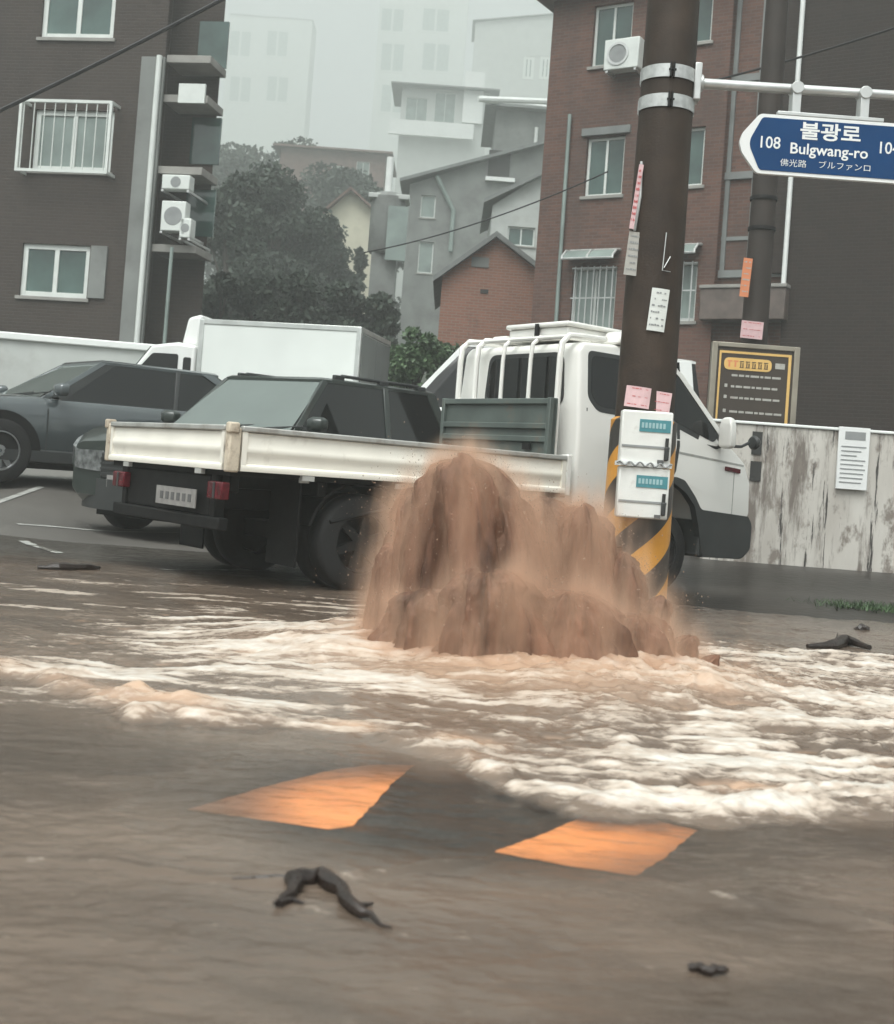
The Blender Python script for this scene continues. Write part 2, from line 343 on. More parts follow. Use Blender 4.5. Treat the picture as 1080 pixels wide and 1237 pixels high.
def flat_mark(name, pts, m, z, label=None):
    o = MB().add([(p[0], p[1], gz(p[0], p[1])+z) for p in pts], [tuple(range(len(pts)))]).build(name, m, road)
    if label: o['label'] = label
    return o
def smooth_poly(px, n=8):
    pts = [G(*q) for q in px]; out = []; rd = random.Random(len(px)*7)
    for i, p in enumerate(pts):
        q = pts[(i+1) % len(pts)]; m_ = max(2, int((q-p).length/0.018))
        for k in range(m_):
            t = k/m_; j = rd.uniform(-0.0025, 0.0025); out.append((p.x+(q.x-p.x)*t+j, p.y+(q.y-p.y)*t+rd.uniform(-0.0025, 0.0025)))
    return out
flat_mark('road_marking', smooth_poly([(225, 980), (300, 990), (395, 1004), (425, 1000), (450, 975), (472, 950), (500, 926), (455, 925), (400, 932), (320, 952)]), M['orange_paint'], 0.004, 'orange painted road marking washed by muddy water on one side')
flat_mark('road_marking', smooth_poly([(596, 1031), (680, 1047), (768, 1060), (800, 1040), (842, 1005), (790, 992), (716, 983), (650, 1012)]), M['orange_paint'], 0.004, 'bright orange painted road marking at the edge of the foam')
flat_mark('road_marking', smooth_poly([(1010, 1085), (1100, 1115), (1140, 1090), (1060, 1068)]), M['orange_paint'], 0.004, 'orange road marking mostly hidden under muddy water')
def line_mark(a, b, w, zz):
    A = G(*a, zz); B = G(*b, zz); d = Vector((B.x-A.x, B.y-A.y)).normalized(); n = Vector((-d.y, d.x))*w/2
    N = 6; pts = []
    for i in range(N):
        t0, t1 = i/N, (i+1)/N
    L = [(A.x+(B.x-A.x)*i/N + n.x, A.y+(B.y-A.y)*i/N + n.y) for i in range(N+1)]; Rr = [(A.x+(B.x-A.x)*i/N - n.x, A.y+(B.y-A.y)*i/N - n.y) for i in range(N+1)]
    vs = [(x, y, gz(x, y)+0.012) for x, y in L] + [(x, y, gz(x, y)+0.012) for x, y in Rr]
    MB().add(vs, [(i, i+1, N+2+i, N+1+i) for i in range(N)]).build('road_marking', M['line_paint'], road)
line_mark((-60, 594), (50, 591), 0.07, 0.36)
line_mark((28, 652), (72, 665), 0.08, 0.03)
line_mark((20, 644), (250, 650), 0.06, 0.02)
line_mark((190, 690), (300, 690), 0.08, 0.0)

# ------------------------------------------------------------------ flood water
SPX, SPY = 0.30, 5.45                          # where the water bursts out
def water_mat():
    m = bpy.data.materials.new('muddy_water'); m.use_nodes = True; n = m.node_tree; b = n.nodes['Principled BSDF']; out = n.nodes['Material Output']
    def at(nm):
        a = n.nodes.new('ShaderNodeAttribute'); a.attribute_name = nm; return a.outputs['Fac']
    tc = n.nodes.new('ShaderNodeTexCoord')
    no = n.nodes.new('ShaderNodeTexNoise'); no.inputs['Scale'].default_value = 1.6; no.inputs['Detail'].default_value = 7
    mp = n.nodes.new('ShaderNodeMapping'); mp.inputs['Scale'].default_value = (0.6, 1.6, 1); n.links.new(tc.outputs['Object'], mp.inputs[0]); n.links.new(mp.outputs[0], no.inputs['Vector'])
    c = n.nodes.new('ShaderNodeValToRGB'); c.color_ramp.elements[0].position = 0.32; c.color_ramp.elements[1].position = 0.68
    c.color_ramp.elements[0].color = (0.100, 0.075, 0.058, 1); c.color_ramp.elements[1].color = (0.165, 0.124, 0.095, 1)
    n.links.new(no.outputs[0], c.inputs[0])
    mud = n.nodes.new('ShaderNodeMix'); mud.data_type = 'RGBA'; mud.inputs[7].default_value = (0.40, 0.265, 0.185, 1)
    n.links.new(at('mud'), mud.inputs[0]); n.links.new(c.outputs[0], mud.inputs[6])
    # fine foam: bubbly break-up of the foam mask
    nf = n.nodes.new('ShaderNodeTexNoise'); nf.inputs['Scale'].default_value = 34; nf.inputs['Detail'].default_value = 6; nf.inputs['Roughness'].default_value = 0.65
    mf = n.nodes.new('ShaderNodeMapping'); mf.inputs['Scale'].default_value = (0.45, 1.0, 1); n.links.new(tc.outputs['Object'], mf.inputs[0]); n.links.new(mf.outputs[0], nf.inputs['Vector'])
    s1 = n.nodes.new('ShaderNodeMath'); s1.operation = 'MULTIPLY_ADD'; s1.inputs[1].default_value = 1.5; s1.inputs[2].default_value = -0.78; n.links.new(nf.outputs[0], s1.inputs[0])
    s2 = n.nodes.new('ShaderNodeMath'); s2.operation = 'ADD'; n.links.new(at('foam'), s2.inputs[0]); n.links.new(s1.outputs[0], s2.inputs[1])
    fr = n.nodes.new('ShaderNodeValToRGB'); fr.color_ramp.elements[0].position = 0.18; fr.color_ramp.elements[1].position = 0.62; n.links.new(s2.outputs[0], fr.inputs[0])
    fm = n.nodes.new('ShaderNodeMix'); fm.data_type = 'RGBA'; fm.inputs[7].default_value = (0.46, 0.385, 0.32, 1)
    fr2 = n.nodes.new('ShaderNodeValToRGB'); fr2.color_ramp.elements[0].position = 0.62; fr2.color_ramp.elements[1].position = 1.0; n.links.new(s2.outputs[0], fr2.inputs[0])
    fm0 = fm; n.links.new(fr.outputs[0], fm.inputs[0]); n.links.new(mud.outputs[2], fm.inputs[6])
    fm = n.nodes.new('ShaderNodeMix'); fm.data_type = 'RGBA'; fm.inputs[7].default_value = (0.575, 0.54, 0.49, 1)
    n.links.new(fr2.outputs[0], fm.inputs[0]); n.links.new(fm0.outputs[2], fm.inputs[6])
    pk = n.nodes.new('ShaderNodeMix'); pk.data_type = 'RGBA'; pk.inputs[7].default_value = (0.47, 0.315, 0.215, 1)
    mm = n.nodes.new('ShaderNodeMath'); mm.operation = 'MULTIPLY'; mm.inputs[1].default_value = 0.75; n.links.new(at('mud'), mm.inputs[0])
    n.links.new(mm.outputs[0], pk.inputs[0]); n.links.new(fm.outputs[2], pk.inputs[6]); fm = pk; n.links.new(fm.outputs[2], b.inputs['Base Color'])
    rr = n.nodes.new('ShaderNodeMapRange'); rr.inputs[3].default_value = 0.13; rr.inputs[4].default_value = 0.42; n.links.new(fr.outputs[0], rr.inputs[0]); n.links.new(rr.outputs[0], b.inputs['Roughness'])
    b.inputs['Specular IOR Level'].default_value = 0.35
    nb = n.nodes.new('ShaderNodeTexNoise'); nb.inputs['Scale'].default_value = 40; nb.inputs['Detail'].default_value = 6
    mb = n.nodes.new('ShaderNodeMapping'); mb.inputs['Scale'].default_value = (0.5, 1.0, 1); n.links.new(tc.outputs['Object'], mb.inputs[0]); n.links.new(mb.outputs[0], nb.inputs['Vector'])
    bp = n.nodes.new('ShaderNodeBump'); bp.inputs['Strength'].default_value = 0.5; bp.inputs['Distance'].default_value = 0.010
    n.links.new(nb.outputs[0], bp.inputs['Height']); n.links.new(bp.outputs[0], b.inputs['Normal'])
    tr = n.nodes.new('ShaderNodeBsdfTransparent'); tr.inputs[0].default_value = (0.98, 0.96, 0.93, 1)
    gl = n.nodes.new('ShaderNodeBsdfGlossy'); gl.inputs['Roughness'].default_value = 0.12; n.links.new(bp.outputs[0], gl.inputs['Normal'])
    fz = n.nodes.new('ShaderNodeFresnel'); fz.inputs[0].default_value = 1.33; n.links.new(bp.outputs[0], fz.inputs['Normal'])
    m1 = n.nodes.new('ShaderNodeMixShader'); n.links.new(fz.outputs[0], m1.inputs[0]); n.links.new(tr.outputs[0], m1.inputs[1]); n.links.new(gl.outputs[0], m1.inputs[2])
    m2 = n.nodes.new('ShaderNodeMixShader'); n.links.new(at('depth'), m2.inputs[0]); n.links.new(m1.outputs[0], m2.inputs[1]); n.links.new(b.outputs[0], m2.inputs[2])
    n.links.new(m2.outputs[0], out.inputs[0])
    return m
M['water'] = water_mat()
tt = np.linspace(-1, 1, 1000); wx = np.sinh(tt*2.3)/np.sinh(2.3)*8.5 + 0.2
wy = np.concatenate([np.geomspace(1.2, 10.6, 720)])
WX, WY = np.meshgrid(wx, wy)
def polyline(pts):
    q = sorted([(G(*p).x, G(*p).y) for p in pts]); return np.array([a for a, _ in q]), np.array([b for _, b in q])
fX, fY = polyline([(-40, 815), (60, 838), (150, 872), (240, 882), (350, 892), (480, 908), (560, 935), (640, 985), (720, 1004), (850, 1012), (960, 1010), (1090, 1006)])
bX, bY = polyline([(-40, 742), (120, 738), (300, 732), (430, 745), (560, 760), (760, 775), (880, 775), (980, 785), (1090, 795)])
edge_n = (fbm(WX*3, WY*3, 4, 5)-0.5)*0.5 + (fbm(WX*11, WY*14, 4, 6)-0.5)*0.24
Yf = np.interp(WX, fX, fY) + edge_n*0.5; Yb = np.interp(WX, bX, bY) + edge_n
T = sst(-0.02, 0.12, WY-Yf)*sst(-0.1, 0.7, Yb-WY)
d_sp = np.hypot((WX-SPX-0.1)/1.15, (WY-SPY)/0.9)
near_sp = np.exp(-(d_sp/0.75)**2)
right = sst(-0.1, 0.9, WX)
leftm = sst(0.3, -0.4, WX)
w1x = WX + 0.30*(fbm(WX*1.3, WY*1.3, 3, 1)-0.5); w1y = WY + 0.26*(fbm(WX*1.3, WY*1.3, 3, 2)-0.5) + 0.10*(fbm(WX*4, WY*4, 3, 8)-0.5)
streak = fbm(w1x*1.5, w1y*8.5, 5, 3, 0.55)
bil = 1-np.abs(2*fbm(w1x*3.2, w1y*6.0, 4, 11)-1)
bil3 = 1-np.abs(2*fbm(w1x*15, w1y*22.0, 3, 27)-1)
bil2 = 1-np.abs(2*fbm(w1x*7.5, w1y*12.0, 3, 21)-1)
big = fbm(w1x*1.1, w1y*1.8, 3, 31)
lumps = np.clip(bil*0.5+bil2*0.35+bil3*0.15, 0, 1)
front = np.exp(-((WY-Yf-0.14)/0.16)**2)*sst(-0.02, 0.12, WY-Yf)
amp = T*(0.022 + 0.042*right + 0.08*near_sp) + 0.012*front
zw = 0.014 + amp*(lumps-0.45) + T*0.055*(big-0.45) + T*0.02*(streak-0.5) + near_sp*0.11 + 0.016*front*(bil2*1.2-0.1)*sst(0.38, 0.6, fbm(WX*2.6, WY*2.6, 3, 66))
for (bx, by, br, bh_) in ((150, 852, 0.055, 0.05), (172, 850, 0.06, 0.06), (228, 858, 0.07, 0.05), (250, 862, 0.05, 0.035), (95, 826, 0.05, 0.035), (650, 978, 0.05, 0.03), (700, 985, 0.06, 0.03), (905, 965, 0.07, 0.045), (965, 966, 0.07, 0.045), (850, 850, 0.08, 0.06)):
    q_ = G(bx, by); zw += 0.36*bh_*np.exp(-(((WX-q_.x)/br)**2+((WY-q_.y)/(br*0.8))**2))*(0.6+0.8*bil2)
# smooth swell of the fast water on the left, and a hollow beside the burst
sw = np.exp(-(((WX+0.55)/0.45)**2 + ((WY-5.6)/0.55)**2)); zw += 0.09*sw*(0.6+0.6*big)
hol = np.exp(-(((WX+0.62)/0.16)**2 + ((WY-6.35)/0.35)**2)); zw -= 0.05*hol
# quiet water: small ripples
rip = (fbm(WX*6+0.6*w1x, WY*13, 4, 41)-0.5)
rip2 = (fbm(WX*2.2, WY*5, 3, 44)-0.5)
rip3 = (fbm(WX*14+w1x, WY*26, 3, 47)-0.5)
zw += (1-T)*(0.011*rip + 0.010*rip2 + 0.006*rip3)*sst(1.2, 1.9, WY)
def crest(pts, w, h):
    X, Y = polyline(pts); d = WY-np.interp(WX, X, Y)-(fbm(WX*6, WY*0+3, 3, 51)-0.5)*0.10
    inside = sst(X[0]-0.05, X[0]+0.1, WX)*sst(X[-1]+0.05, X[-1]-0.1, WX)
    return h*np.exp(-(d/w)**2)*inside
c1 = crest([(-60, 1045), (150, 1058), (340, 1074), (480, 1060), (600, 1044)], 0.022, 1) + crest([(780, 1074), (900, 1100), (1000, 1118), (1120, 1136)], 0.03, 1)
zw += 0.010*c1
foam_l = sst(0.48, 0.76, streak*0.75+bil*0.22 + 0.10*sw) * leftm
cell = fbm(w1x*2.3, w1y*5.5, 4, 37)
foam_r = sst(0.43, 0.79, lumps*0.55+streak*0.36+0.30*(cell-0.42)) * right
foam_m = sst(0.48, 0.85, lumps*0.5+streak*0.5)
foam = T*np.clip(np.maximum(np.maximum(foam_l, foam_r*1.02), foam_m*0.75) + 0.25*front*(bil2-0.35)*sst(0.4, 0.6, fbm(WX*2.6, WY*2.6, 3, 66)), 0, 1)
foam = np.clip(foam + 0.75*sw*T*sst(0.36, 0.58, streak) + 0.35*T*leftm*np.exp(-((WY-4.9-0.35*WX)/0.5)**2)*sst(0.35, 0.6, streak) - 0.55*near_sp*sst(5.15, 5.6, WY), 0, 1)
foam *= (1-0.8*hol)*(0.35+0.65*sst(-1.75, -1.05, WX+0.12*(WY-4.5)))
fil = fbm(w1x*3.0+0.5*w1y, w1y*19, 5, 77, 0.6); foam = np.clip(foam*(0.62+0.75*sst(0.36, 0.60, fil)), 0, 1)
outer = sst(0.55, 0.70, fbm(w1x*1.4, w1y*9, 5, 61, 0.6))*(1-T)*sst(3.4, 4.6, WY)*sst(8.8, 7.0, WY)*0.62*sst(1.2, 0, WX)
foam = np.clip(foam*0.92 + outer + 0.30*c1*sst(0.45, 0.65, fbm(WX*8, WY*8, 3, 71)), 0, 1)
mud = sum(np.exp(-(((WX-G(*b_).x)/0.10)**2+((WY-G(*b_).y)/0.07)**2)) for b_ in ((172, 850), (228, 858), (905, 965), (850, 850), (560, 905), (420, 885)))
mud = np.clip(0.8*mud + near_sp*1.3*(0.55+0.6*big) + T*0.35*sst(0.62, 0.35, lumps) + 0.35*front*sst(0.4, 0.6, big), 0, 1)
thin = np.exp(-((((WX-0.10)/0.62)**2 + ((WY-3.02)/0.40)**2))**1.6)*sst(0.12, -0.10, WY-Yf)
thin *= np.clip(1.25 - sst(-0.15, -0.5, WX)*0.75 - sst(0.45, 0.75, WX)*0.7, 0, 1)
thin *= 0.86+0.25*fbm(WX*5, WY*7, 4, 85)
film = 0.90 - 0.35*sst(0.42, 0.62, fbm(w1x*1.0, w1y*1.6, 5, 81))*(1-T)*sst(4.3, 3.2, WY)
depth = np.clip(film*(1-0.985*np.clip(thin*1.25, 0, 1)) + T, 0, 1)
backfade = sst(9.6, 8.3, WY + 0.9*(fbm(WX*1.2, WY*1.5, 4, 91)-0.5))
depth = np.clip(depth + 0.5*np.exp(-(((WX-G(1080, 1090).x)/0.25)**2+((WY-G(1080, 1090).y)/0.25)**2)), 0, 0.985*(1-T)+T)
depth *= backfade
zw = np.maximum(zw, 0.009) + np.clip(zg(WX, WY), 0, 1)
zw = zw*1.0
gone = (depth.ravel() < 0.02) & (WX.ravel() > 0.9)
gf = gridfaces(*WX.shape); gf = gf[~gone[gf].all(axis=1)]
water = npmesh('flood_water', np.stack([WX, WY, zw], -1).reshape(-1, 3), gf, M['water'])
for k, a in (('foam', foam), ('mud', mud), ('depth', depth)): fattr(water, k, a)
tag(water, 'muddy brown flood water with churning white foam spreading over the street', kind='structure')
# paler parking ground behind the truck
qx = axis([(-9.0, 0.9, 0.15)]); QX, QT = np.meshgrid(qx, np.linspace(0, 1, 70))
q0 = 8.9 + (fbm(QX*1.1, QX*0+2, 4, 130)-0.5)*0.6 + 1.2*sst(-0.6, 0.9, QX); QY = q0 + (19.5-q0)*QT
M['parking'] = mat('parking_concrete', (0.125, 0.117, 0.107), 0.4, var=0.15, vs=0.7, bump=0.25, bs=90, spec=0.3, dirt=(0.085, 0.079, 0.072), dirt_s=0.6, dirt_lo=0.45)
pko = npmesh('parking_lot', np.stack([QX, QY, zg(QX, QY)+0.006], -1).reshape(-1, 3), gridfaces(*QX.shape), M['parking'])
tag(pko, 'pale wet parking ground under the parked cars', kind='structure')
# wet pavement at the foot of the wall, dark reflections put into its colour
pvx = axis([(1.25, 8.0, 0.1)]); pvy = np.linspace(0, 1, 40)
PVX, PVT = np.meshgrid(pvx, pvy)
y0_ = 8.55 + 0.05*(PVX-2) + (fbm(PVX*1.6, PVX*0+1, 4, 120)-0.5)*0.5; PVY = y0_ + (13.0-y0_)*PVT
pvz = zg(PVX, PVY) + 0.004 + 0.05*sst(0.0, 0.05, PVT)*sst(0.0, 0.25, PVT)
M['pavement'] = mat('darkened_wet_pavement', (0.018, 0.016, 0.014), 0.34, var=0.45, vs=1.2, bump=0.5, bs=14, spec=0.14, dirt=(0.032, 0.027, 0.023), dirt_s=2.0)
pvo = npmesh('pavement', np.stack([PVX, PVY, pvz], -1).reshape(-1, 3), gridfaces(*PVX.shape), M['pavement'])
tag(pvo, 'wet pavement strip coloured dark for reflections in front of the stained white wall', kind='structure')
# ------------------------------------------------------------------ vehicles
def wheel(parent, c, r, w, side, rim_mat, spokes=5, dual=False):
    """tyre lathe about the y axis, the rim is its sub-part; side = +1 outer face towards +y"""
    prof = [(r*0.62, -w/2), (r*0.9, -w/2), (r*0.97, -w*0.42), (r, -w*0.3), (r, w*0.3), (r*0.97, w*0.42), (r*0.9, w/2), (r*0.62, w/2), (r*0.6, w*0.3), (r*0.6, -w*0.3), (r*0.62, -w/2)]
    mb = MB(); mb.lathe(prof, c, 'y', 36, False)
    t = mb.build('wheel', M['tyre'], parent, smooth=True)
    y = c[1] + side*w*0.36; rb = MB()
    rb.lathe([(r*0.62, side*(w*0.44)), (r*0.58, side*(w*0.46)), (r*0.55, side*w*0.30), (r*0.54, side*w*0.0), (0.01, -side*w*0.02)], c, 'y', 32, False)
    for k in range(spokes):
        a = 2*math.pi*k/spokes + 0.3
        d = Vector((math.cos(a), 0, math.sin(a))); q = Vector((-math.sin(a), 0, math.cos(a)))
        o = Vector((c[0], y, c[2]))
        pts = []
        for (rr, hw, dy) in ((r*0.06, r*0.10, 0.01), (r*0.57, r*0.07, 0.0)):
            for sgn in (-1, 1):
                for yy in (dy*side, (dy-0.03)*side): pts.append(o + d*rr + q*hw*sgn + Vector((0, yy, 0)))
        rb.add(pts, [(0, 1, 3, 2), (4, 6, 7, 5), (0, 2, 6, 4), (1, 5, 7, 3), (0, 4, 5, 1), (2, 3, 7, 6)])
    rb.lathe([(0.001, side*w*0.40), (r*0.15, side*w*0.40), (r*0.17, side*w*0.25)], c, 'y', 16)
    rb.build('rim', rim_mat, t, smooth=True)
    return t

def rounded(poly, r=0.03, n=4):
    """round the corners of a 2-D polygon"""
    out = []; N = len(poly)
    for i in range(N):
        p = Vector(poly[i]); a = Vector(poly[i-1]) - p; b = Vector(poly[(i+1) % N]) - p
        k = min(r, a.length*0.45, b.length*0.45); A = p + a.normalized()*k; B = p + b.normalized()*k
        for j in range(n+1):
            t = j/n; out.append(tuple((1-t)**2*A + 2*t*(1-t)*p + t*t*B))
    return out

# ---- the flatbed truck: local x forward from the tail, y left from its right side, z up
YAW = R(37.1)
truck = empty('flatbed_truck', (-1.32, 7.62, 0), YAW, 'white cab-over flatbed truck with dropside bed standing in the flood behind the water burst', 'truck')
BL, BW, BT, BB = 2.82, 1.90, 1.04, 0.76
mb = MB()
for b in (0.50, 1.30): mb.box(0.05, 4.6, b, b+0.08, 0.50, 0.64)
for a in (0.06, 0.7, 1.4, 2.1, 2.7): mb.box(a, a+0.07, 0.10, BW-0.10, 0.62, 0.73)
mb.box(0.9, 1.2, 0.45, 1.45, 0.27, 0.40)                                   # axle casing
mb.tube([(1.05, 0.2, 0.33), (1.05, 1.6, 0.33)], 0.06)
mb.tube([(1.2, 0.95, 0.36), (3.0, 0.95, 0.45)], 0.045)
mb.box(1.75, 2.5, 0.16, 0.48, 0.32, 0.62)                                  # battery and tank boxes
mb.box(1.6, 2.4, 1.42, 1.74, 0.30, 0.62)
mb.build('chassis', M['chassis'], truck, bevel=0.01)
mb = MB(); mb.box(0.02, BL, 0.03, BW-0.03, 0.725, 0.80); mb.build('bed_floor', M['chassis'], truck)
mb = MB()
mb.box(0.0, 0.07, 0.10, 1.78, 0.38, 0.46); mb.box(0.02, 0.09, 0.2, 0.28, 0.40, 0.74); mb.box(0.02, 0.09, 1.6, 1.68, 0.40, 0.74)
mb.box(0.03, 0.06, 0.3, 1.6, 0.46, 0.72)
mb.build('rear_bumper', M['chassis'], truck, bevel=0.01)
def gate(name, fn, L, m):
    """dropside: fn(u, d, z) with u along, d outwards"""
    g = MB()
    def bx(u0, u1, d0, d1, z0, z1, mbb=g):
        vs = [fn(u, d, z) for z in (z0, z1) for u, d in ((u0, d0), (u1, d0), (u1, d1), (u0, d1))]
        mbb.add(vs, [(0, 3, 2, 1), (4, 5, 6, 7), (0, 1, 5, 4), (1, 2, 6, 5), (2, 3, 7, 6), (3, 0, 4, 7)])
    # ribbed skin as one profile swept along the length
    prof = [(0.0, BB), (0.030, BB), (0.034, BB+0.02), (0.030, BB+0.035), (0.016, BB+0.045), (0.014, BB+0.10), (0.024, BB+0.115), (0.024, BB+0.15), (0.014, BB+0.165), (0.014, BT-0.04), (0.0, BT-0.035)]
    g.loft([[fn(u, d, z) for d, z in prof] for u in (0.0, L)])
    for u in (0.0, L-0.035): bx(u, u+0.035, 0.002, 0.028, BB+0.002, BT-0.03)
    o = g.build(name, m, truck, smooth=True)
    r = MB(); bx(-0.005, L+0.005, -0.006, 0.036, BT-0.036, BT, r)
    r.build('top_rail', M['gate_rail'], o, bevel=0.008)
    for k in range(3 if L > 2 else 2):
        h = MB(); u = L*(0.18+0.64*k/(2 if L > 2 else 1)); bx(u-0.045, u+0.045, 0.0, 0.03, BB-0.035, BB-0.003, h); h.build('hinge', M['gate_rail'], o)
    return o
gate('tailgate', lambda u, d, z: (-d, 0.05+u, z), BW-0.10, M['white_gate'])
gate('side_gate', lambda u, d, z: (0.06+u, -d, z), BL-0.12, M['white_gate'])
gate('side_gate', lambda u, d, z: (0.06+u, BW+d, z), BL-0.12, M['white_gate'])
for (b, m) in ((0.0, 'beige_post'), (BW, 'beige_post')):
    mb = MB(); s = -1 if b == 0 else 1
    mb.box(-0.032, 0.05, min(b-0.03*s, b+0.034*s), max(b-0.03*s, b+0.034*s), BB-0.01, BT-0.012); mb.box(-0.045, 0.03, min(b-0.01*s, b+0.045*s), max(b-0.01*s, b+0.045*s), BT-0.05, BT+0.018)
    mb.build('corner_post', M[m], truck, bevel=0.012)
for b in (0.0, BW):
    mb = MB(); s = -1 if b == 0 else 1
    mb.box(BL-0.05, BL+0.0, min(b-0.05*s, b+0.026*s), max(b-0.05*s, b+0.026*s), BB-0.02, BT+0.01); mb.build('front_post', M['white_paint'], truck, bevel=0.008)
# dark green headboard with ribs
mb = MB(); mb.box(BL-0.12, BL-0.08, 0.10, 1.46, 0.80, 1.46)
for z in (0.95, 1.13, 1.23, 1.42): mb.box(BL-0.145, BL-0.115, 0.12, 1.44, z, z+0.045)
for b in (0.10, 1.42): mb.box(BL-0.15, BL-0.07, b, b+0.04, 0.80, 1.47)
hb = mb.build('headboard', M['headboard'], truck, bevel=0.006)
MB().box(BL-0.16, BL-0.14, 0.30, 0.38, 1.07, 1.12).build('latch', M['steel_rim'], hb); MB().box(BL-0.16, BL-0.14, 1.30, 1.38, 1.04, 1.10).build('latch', M['steel_rim'], hb)
# white guard rack behind the rear window
mb = MB()
for b in (0.16, 0.50, 0.84, 1.18, 1.40):
    mb.tube([(BL-0.03, b, 1.0), (BL-0.03, b, 1.78), (BL-0.02, b, 1.90), (BL+0.05, b, 1.965), (BL+0.20, b, 1.975), (BL+0.42, b, 1.978)], 0.017 if b in (0.50, 0.84) else 0.024)
mb.tube([(BL-0.03, 0.14, 1.46), (BL-0.03, 1.42, 1.46)], 0.016); mb.tube([(BL+0.42, 0.14, 1.978), (BL+0.42, 1.42, 1.978)], 0.018)
mb.tube([(BL+0.03, 0.16, 1.955), (BL+0.03, 1.40, 1.955)], 0.018)
mb.build('guard_rack', M['white_paint'], truck, smooth=True)
# cab shell
CB0, CB1 = 0.02, 1.56
def tum(z): return max(0.0, (z-1.25))*0.10
def cab_pt(a, z, s): return (a, (CB0+tum(z)) if s == 0 else (CB1-tum(z)), z)
low = [(2.90, 1.25), (2.90, 0.60), (3.36, 0.60), (3.44, 0.62), (3.50, 0.74), (3.62, 0.86), (3.80, 0.92), (3.98, 0.92), (4.16, 0.86), (4.28, 0.74), (4.33, 0.60), (4.90, 0.60), (4.965, 0.68), (4.95, 0.95), (4.86, 1.12), (4.66, 1.25)]
upp = [(2.90, 1.25), (4.66, 1.25), (3.98, 1.88), (3.86, 1.925), (3.3, 1.945), (2.96, 1.925), (2.91, 1.86)]
mb = MB()
for s in (0, 1):
    n0 = len(mb.v); mb.add([cab_pt(a, z, s) for a, z in low], [tuple(range(len(low)))])
    mb.add([cab_pt(a, z, s) for a, z in upp], [tuple(range(len(upp)))])
outer_ = [low[i] for i in range(len(low))] + upp[2:]
for i in range(len(outer_)):
    p, q = outer_[i], outer_[(i+1) % len(outer_)]
    mb.add([cab_pt(*p, 0), cab_pt(*q, 0), cab_pt(*q, 1), cab_pt(*p, 1)], [(0, 1, 2, 3)])
me_ = mb
cabo = me_.build('cab', M['white_paint'], truck)
bm = bmesh.new(); bm.from_mesh(cabo.data); bmesh.ops.remove_doubles(bm, verts=bm.verts, dist=0.0005); bmesh.ops.recalc_face_normals(bm, faces=bm.faces); bm.to_mesh(cabo.data); bm.free()
md = cabo.modifiers.new('bevel', 'BEVEL'); md.width = 0.035; md.segments = 4; md.limit_method = 'ANGLE'; md.angle_limit = R(28)
cabo.data.polygons.foreach_set('use_smooth', [True]*len(cabo.data.polygons))
# windows
def side_panel(poly, name, m, s=0, proud=0.004, thick=0.02, r=0.05, parent=truck):
    def fn(a, z, d):
        y = (CB0+tum(z)-proud+d) if s == 0 else (CB1-tum(z)+proud-d); return (a, y, z)
    return MB().prism(rounded(poly, r), fn, 0, thick).build(name, m, parent)
win = [(3.04, 1.83), (3.93, 1.83), (4.08, 1.72), (4.50, 1.33), (4.44, 1.26), (3.96, 1.40), (3.5, 1.43), (3.12, 1.44), (3.03, 1.52)]
for s in (0, 1):
    side_panel(win, 'door_window', M['glass'], s)
    f = MB()
    side_panel([(3.0, 1.865), (3.95, 1.862), (4.12, 1.74), (4.60, 1.29), (4.49, 1.20), (3.95, 1.36), (3.10, 1.40), (2.995, 1.50)], 'window_seal', M['black_plastic'], s, proud=0.002)
    side_panel([(3.955, 1.84), (4.06, 1.79), (4.585, 1.315), (4.54, 1.295), (4.02, 1.765), (3.94, 1.82)], 'pillar_trim', M['white_paint'], s, proud=0.008, r=0.01)
    seam = [(3.99, 1.40), (4.025, 1.40), (4.03, 1.2), (4.005, 1.0), (3.955, 0.915), (3.92, 0.915), (3.97, 1.0), (3.995, 1.2)]
    side_panel(seam, 'door_seam', M['black_plastic'], s, proud=0.003, r=0.01)
    side_panel([(2.985, 0.64), (2.995, 0.64), (2.995, 1.42), (2.985, 1.42)], 'door_seam', M['black_plastic'], s, proud=0.002, r=0.001)
    side_panel([(4.03, 1.16), (4.84, 1.10), (4.84, 1.085), (4.03, 1.14)], 'crease', M['gate_rail'], s, proud=0.002, r=0.002)
    side_panel([(4.72, 0.62), (4.728, 0.62), (4.728, 1.07), (4.72, 1.07)], 'door_seam', M['gate_rail'], s, proud=0.002, r=0.001)
    side_panel([(4.60, 1.075), (4.79, 1.062), (4.79, 1.025), (4.60, 1.04)], 'side_lamp', M['red_lamp'], s, proud=0.012, r=0.008)
    side_panel([(3.46, 1.12), (3.62, 1.12), (3.62, 1.17), (3.46, 1.17)], 'door_handle', M['black_plastic'], s, proud=0.02, thick=0.03, r=0.01)
    # black lower cladding that runs round the wheel arch
    clad = [(3.98, 0.955), (4.10, 0.93), (4.24, 0.80), (4.32, 0.70), (4.93, 0.665), (4.95, 0.45), (4.86, 0.31), (4.36, 0.31), (4.30, 0.55), (4.24, 0.72), (4.12, 0.83), (3.96, 0.905)]
    side_panel(clad, 'arch_cladding', M['black_plastic'], s, proud=0.022, thick=0.06, r=0.03)
